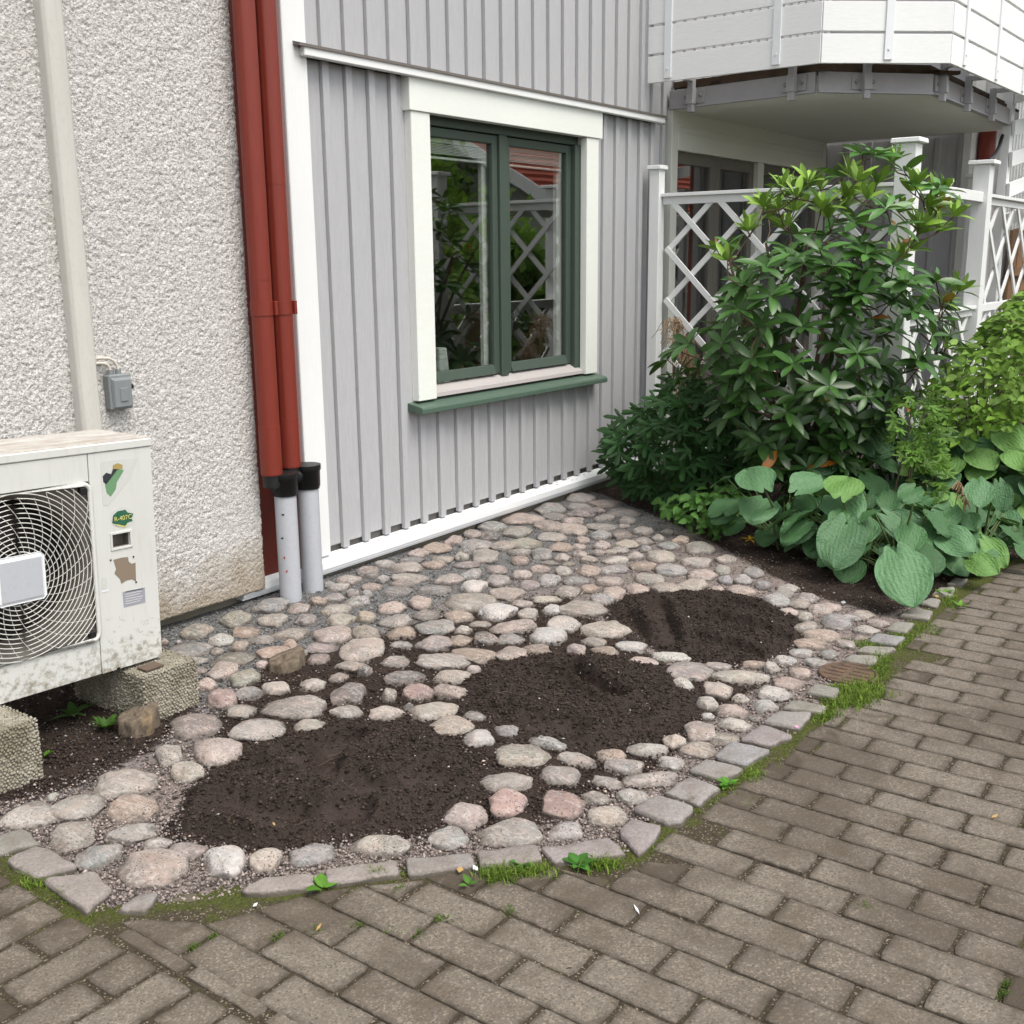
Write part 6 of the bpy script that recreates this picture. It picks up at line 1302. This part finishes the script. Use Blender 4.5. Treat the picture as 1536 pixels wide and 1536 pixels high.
for (cx, cy) in ((290, 1425), (320, 1408), (413, 1408), (475, 1400), (532, 1392), (588, 1399), (625, 1407), (660, 1382), (668, 1382), (765, 1370), (1502, 1495), (1508, 1480), (600, 1335), (1300, 1366)):
    n = 26; q = np.stack([cx+RNG.normal(size=n)*6, cy+RNG.normal(size=n)*3], 1); addb(np.array([on_z(*a, -.008) for a in q]), .006+.008*RNG.random(n), np.array([.09, .15, .02])*(.6+.8*RNG.random((n, 1))), 3, .004)
gr_ = obj('grass', mesh_np('grass', np.concatenate(allV), allF, False, {'Col': np.concatenate(allC)}, M['grass'])); tag(gr_, 'short bright grass and moss growing along the kerb and joints', 'grass', kind='stuff')

# ---- litter
def bit(name, px, py, L, w, ang, mat, label, cat, z=.004):
    c = on_z(px, py, z); b = B(); b.prism([(-L/2, 0, 0), (0, -w/2, 0), (L/2, 0, .002), (0, w/2, 0)], [(-L/2, 0, .002), (0, -w/2, .003), (L/2, 0, .005), (0, w/2, .003)]); o = b.build(name, mat, None, Matrix.Translation(c)@Matrix.Rotation(ang, 4, 'Z')); tag(o, label, cat)
bit('petal', 713, 1303, .028, .016, 1.2, M['petal'], 'white petal resting against the kerb stones', 'petal', .012); bit('feather', 955, 1365, .042, .007, .9, M['petal'], 'small white feather on a paver joint', 'feather'); bit('wood_chip', 1492, 1225, .032, .012, -.4, M['dry'], 'yellowish chip on the open pavers', 'chip'); bit('fallen_leaf', 1195, 1091, .02, .018, .3, flat('pink_petal', (.55, .3, .42)), 'pink petal beside the kerb stone', 'petal', .03); bit('dry_leaf', 690, 1305, .03, .02, .5, M['dry'], 'orange brown dry leaf bit between two kerb stones', 'dry leaf', .012); bit('dry_leaf', 478, 1392, .03, .008, .3, M['dry'], 'curled brown leaf on the pavers below the soil patch', 'dry leaf'); bit('stone_chip', 383, 1358, .016, .010, 0, M['petal'], 'pale stone chip at the kerb end', 'stone chip'); bit('stone_chip', 565, 1193, .03, .022, 0, M['pvc'], 'small pale stone lying in the largest soil patch', 'stone chip', .02); bit('dry_leaf', 1405, 895, .03, .024, .2, M['dry'], 'orange leaf bit under the drooping hosta leaf', 'dry leaf', .02); bit('stone_chip', 1265, 904, .04, .025, .2, M['pvc'], 'grey stone flake on dark soil near the hostas', 'stone chip', .01); bit('wood_chip', 411, 1237, .02, .008, 1.2, M['dry'], 'pale wood chip in the largest soil patch', 'chip', .02)

# ================================================================== ACROSS THE GARDEN (seen in the window glass)
def tree(name, label, base, hgt, rad, n, col, crown0=.25):
    base = np.array(base, float); t = thing(name, label, 'tree', tuple(base)); top = base+[0, 0, hgt*.8]; b = B(); b.tube([base-[0, 0, .1], base+[.1, 0, hgt*.4], top], [.14, .09, .03], 8)
    for k in range(9): a = k*2.4; z = hgt*(crown0+.06*k); b.tube([base+[.05, 0, z], base+[rad*.7*math.cos(a), rad*.7*math.sin(a), z+hgt*.15]], [.04, .012], 5)
    b.build('trunk', M['bark'], t)
    c = base+[0, 0, hgt*(1+crown0)/2]; cl = RNG.normal(size=(46, 3)); cl /= np.linalg.norm(cl, axis=1)[:, None]; cl = c+cl*np.array([rad, rad, hgt*(1-crown0)/2])*(RNG.random((46, 1))**.4)*.9; k = RNG.integers(0, 46, n); p = cl[k]+RNG.normal(size=(n, 3))*rad*.17
    a = RNG.normal(size=(n, 3)); a /= np.linalg.norm(a, axis=1)[:, None]; b2 = np.cross(a, RNG.normal(size=(n, 3))); b2 /= np.linalg.norm(b2, axis=1)[:, None]; L = .07+.06*RNG.random((n, 1))
    V = np.stack([p-a*L, p+b2*L*.5, p+a*L, p-b2*L*.5], 1).reshape(-1, 3)-base; C = np.repeat(np.array(col)*(.6+.9*RNG.random((n, 1))), 4, 0)
    tag(obj('crown', mesh_np('crown', V, np.arange(4*n).reshape(-1, 4), False, {'Col': C}, M['leaf_tree']), t), kind='stuff')
tree('garden_tree', 'bright leafy tree across the path, mirrored in the window', (13.6, -4.1, 0), 4.4, 1.9, 6000, (.20, .34, .05), .10)
tree('garden_tree', 'tall dark tree standing behind the red roofed house', (30, -14.5, 0), 9.5, 3.4, 8000, (.05, .10, .025), .15)
tree('garden_tree', 'low spreading tree across the path beyond the hostas', (11.6, -.35, 0), 2.15, 1.15, 5000, (.20, .35, .06), .05)
tree('garden_tree', 'slender light green tree beside the red roofed house', (17.2, -6.6, 0), 5.2, 1.5, 5000, (.16, .28, .045), .15)
rh = thing('red_roof_house', 'white house with red tiled roof across the garden', 'house', (22.5, -7, 0))
B().box((18.4, -10.4, -.08), (27, -3.7, 2.7)).build('wall', M['far_wall'], rh)
b = B(); b.prism([(18.4, -10.4, 2.7), (18.4, -3.7, 2.7), (18.4, -7.05, 4.45)], [(27, -10.4, 2.7), (27, -3.7, 2.7), (27, -7.05, 4.45)]); b.build('gable', M['far_wall'], rh)
rf = B(); rf.prism([(18, -3.2, 2.62), (18, -7.05, 4.73), (18, -7.05, 4.60), (18, -3.2, 2.50)], [(27.4, -3.2, 2.62), (27.4, -7.05, 4.73), (27.4, -7.05, 4.60), (27.4, -3.2, 2.50)]); rf.prism([(18, -10.9, 2.62), (18, -7.051, 4.73), (18, -7.051, 4.60), (18, -10.9, 2.50)], [(27.4, -10.9, 2.62), (27.4, -7.051, 4.73), (27.4, -7.051, 4.60), (27.4, -10.9, 2.50)])
roof = rf.build('roof', M['roof_red'], rh)
for k in range(14):
    u = (k+.3)/14; B().bar((18.0, -3.2-3.85*u, 2.635+2.11*u), (27.4, -3.2-3.85*u, 2.635+2.11*u), .05, .05).build('tile_course', M['roof_red'], roof)
B().bar((17.97, -3.15, 2.47), (17.97, -7.05, 4.60), .05, .24).build('verge_board', M['white_wood'], roof); B().bar((17.97, -10.95, 2.47), (17.97, -7.051, 4.60), .05, .24).build('verge_board', M['white_wood'], roof)
for x in (20, 22.6, 25.2): wv = B().box((x-.6, -3.71, .9), (x+.6, -3.66, 2.1)).build('window', M['white_wood'], rh); B().box((x-.5, -3.67, 1.0), (x+.5, -3.65, 2.0)).build('pane', M['dark'], wv)
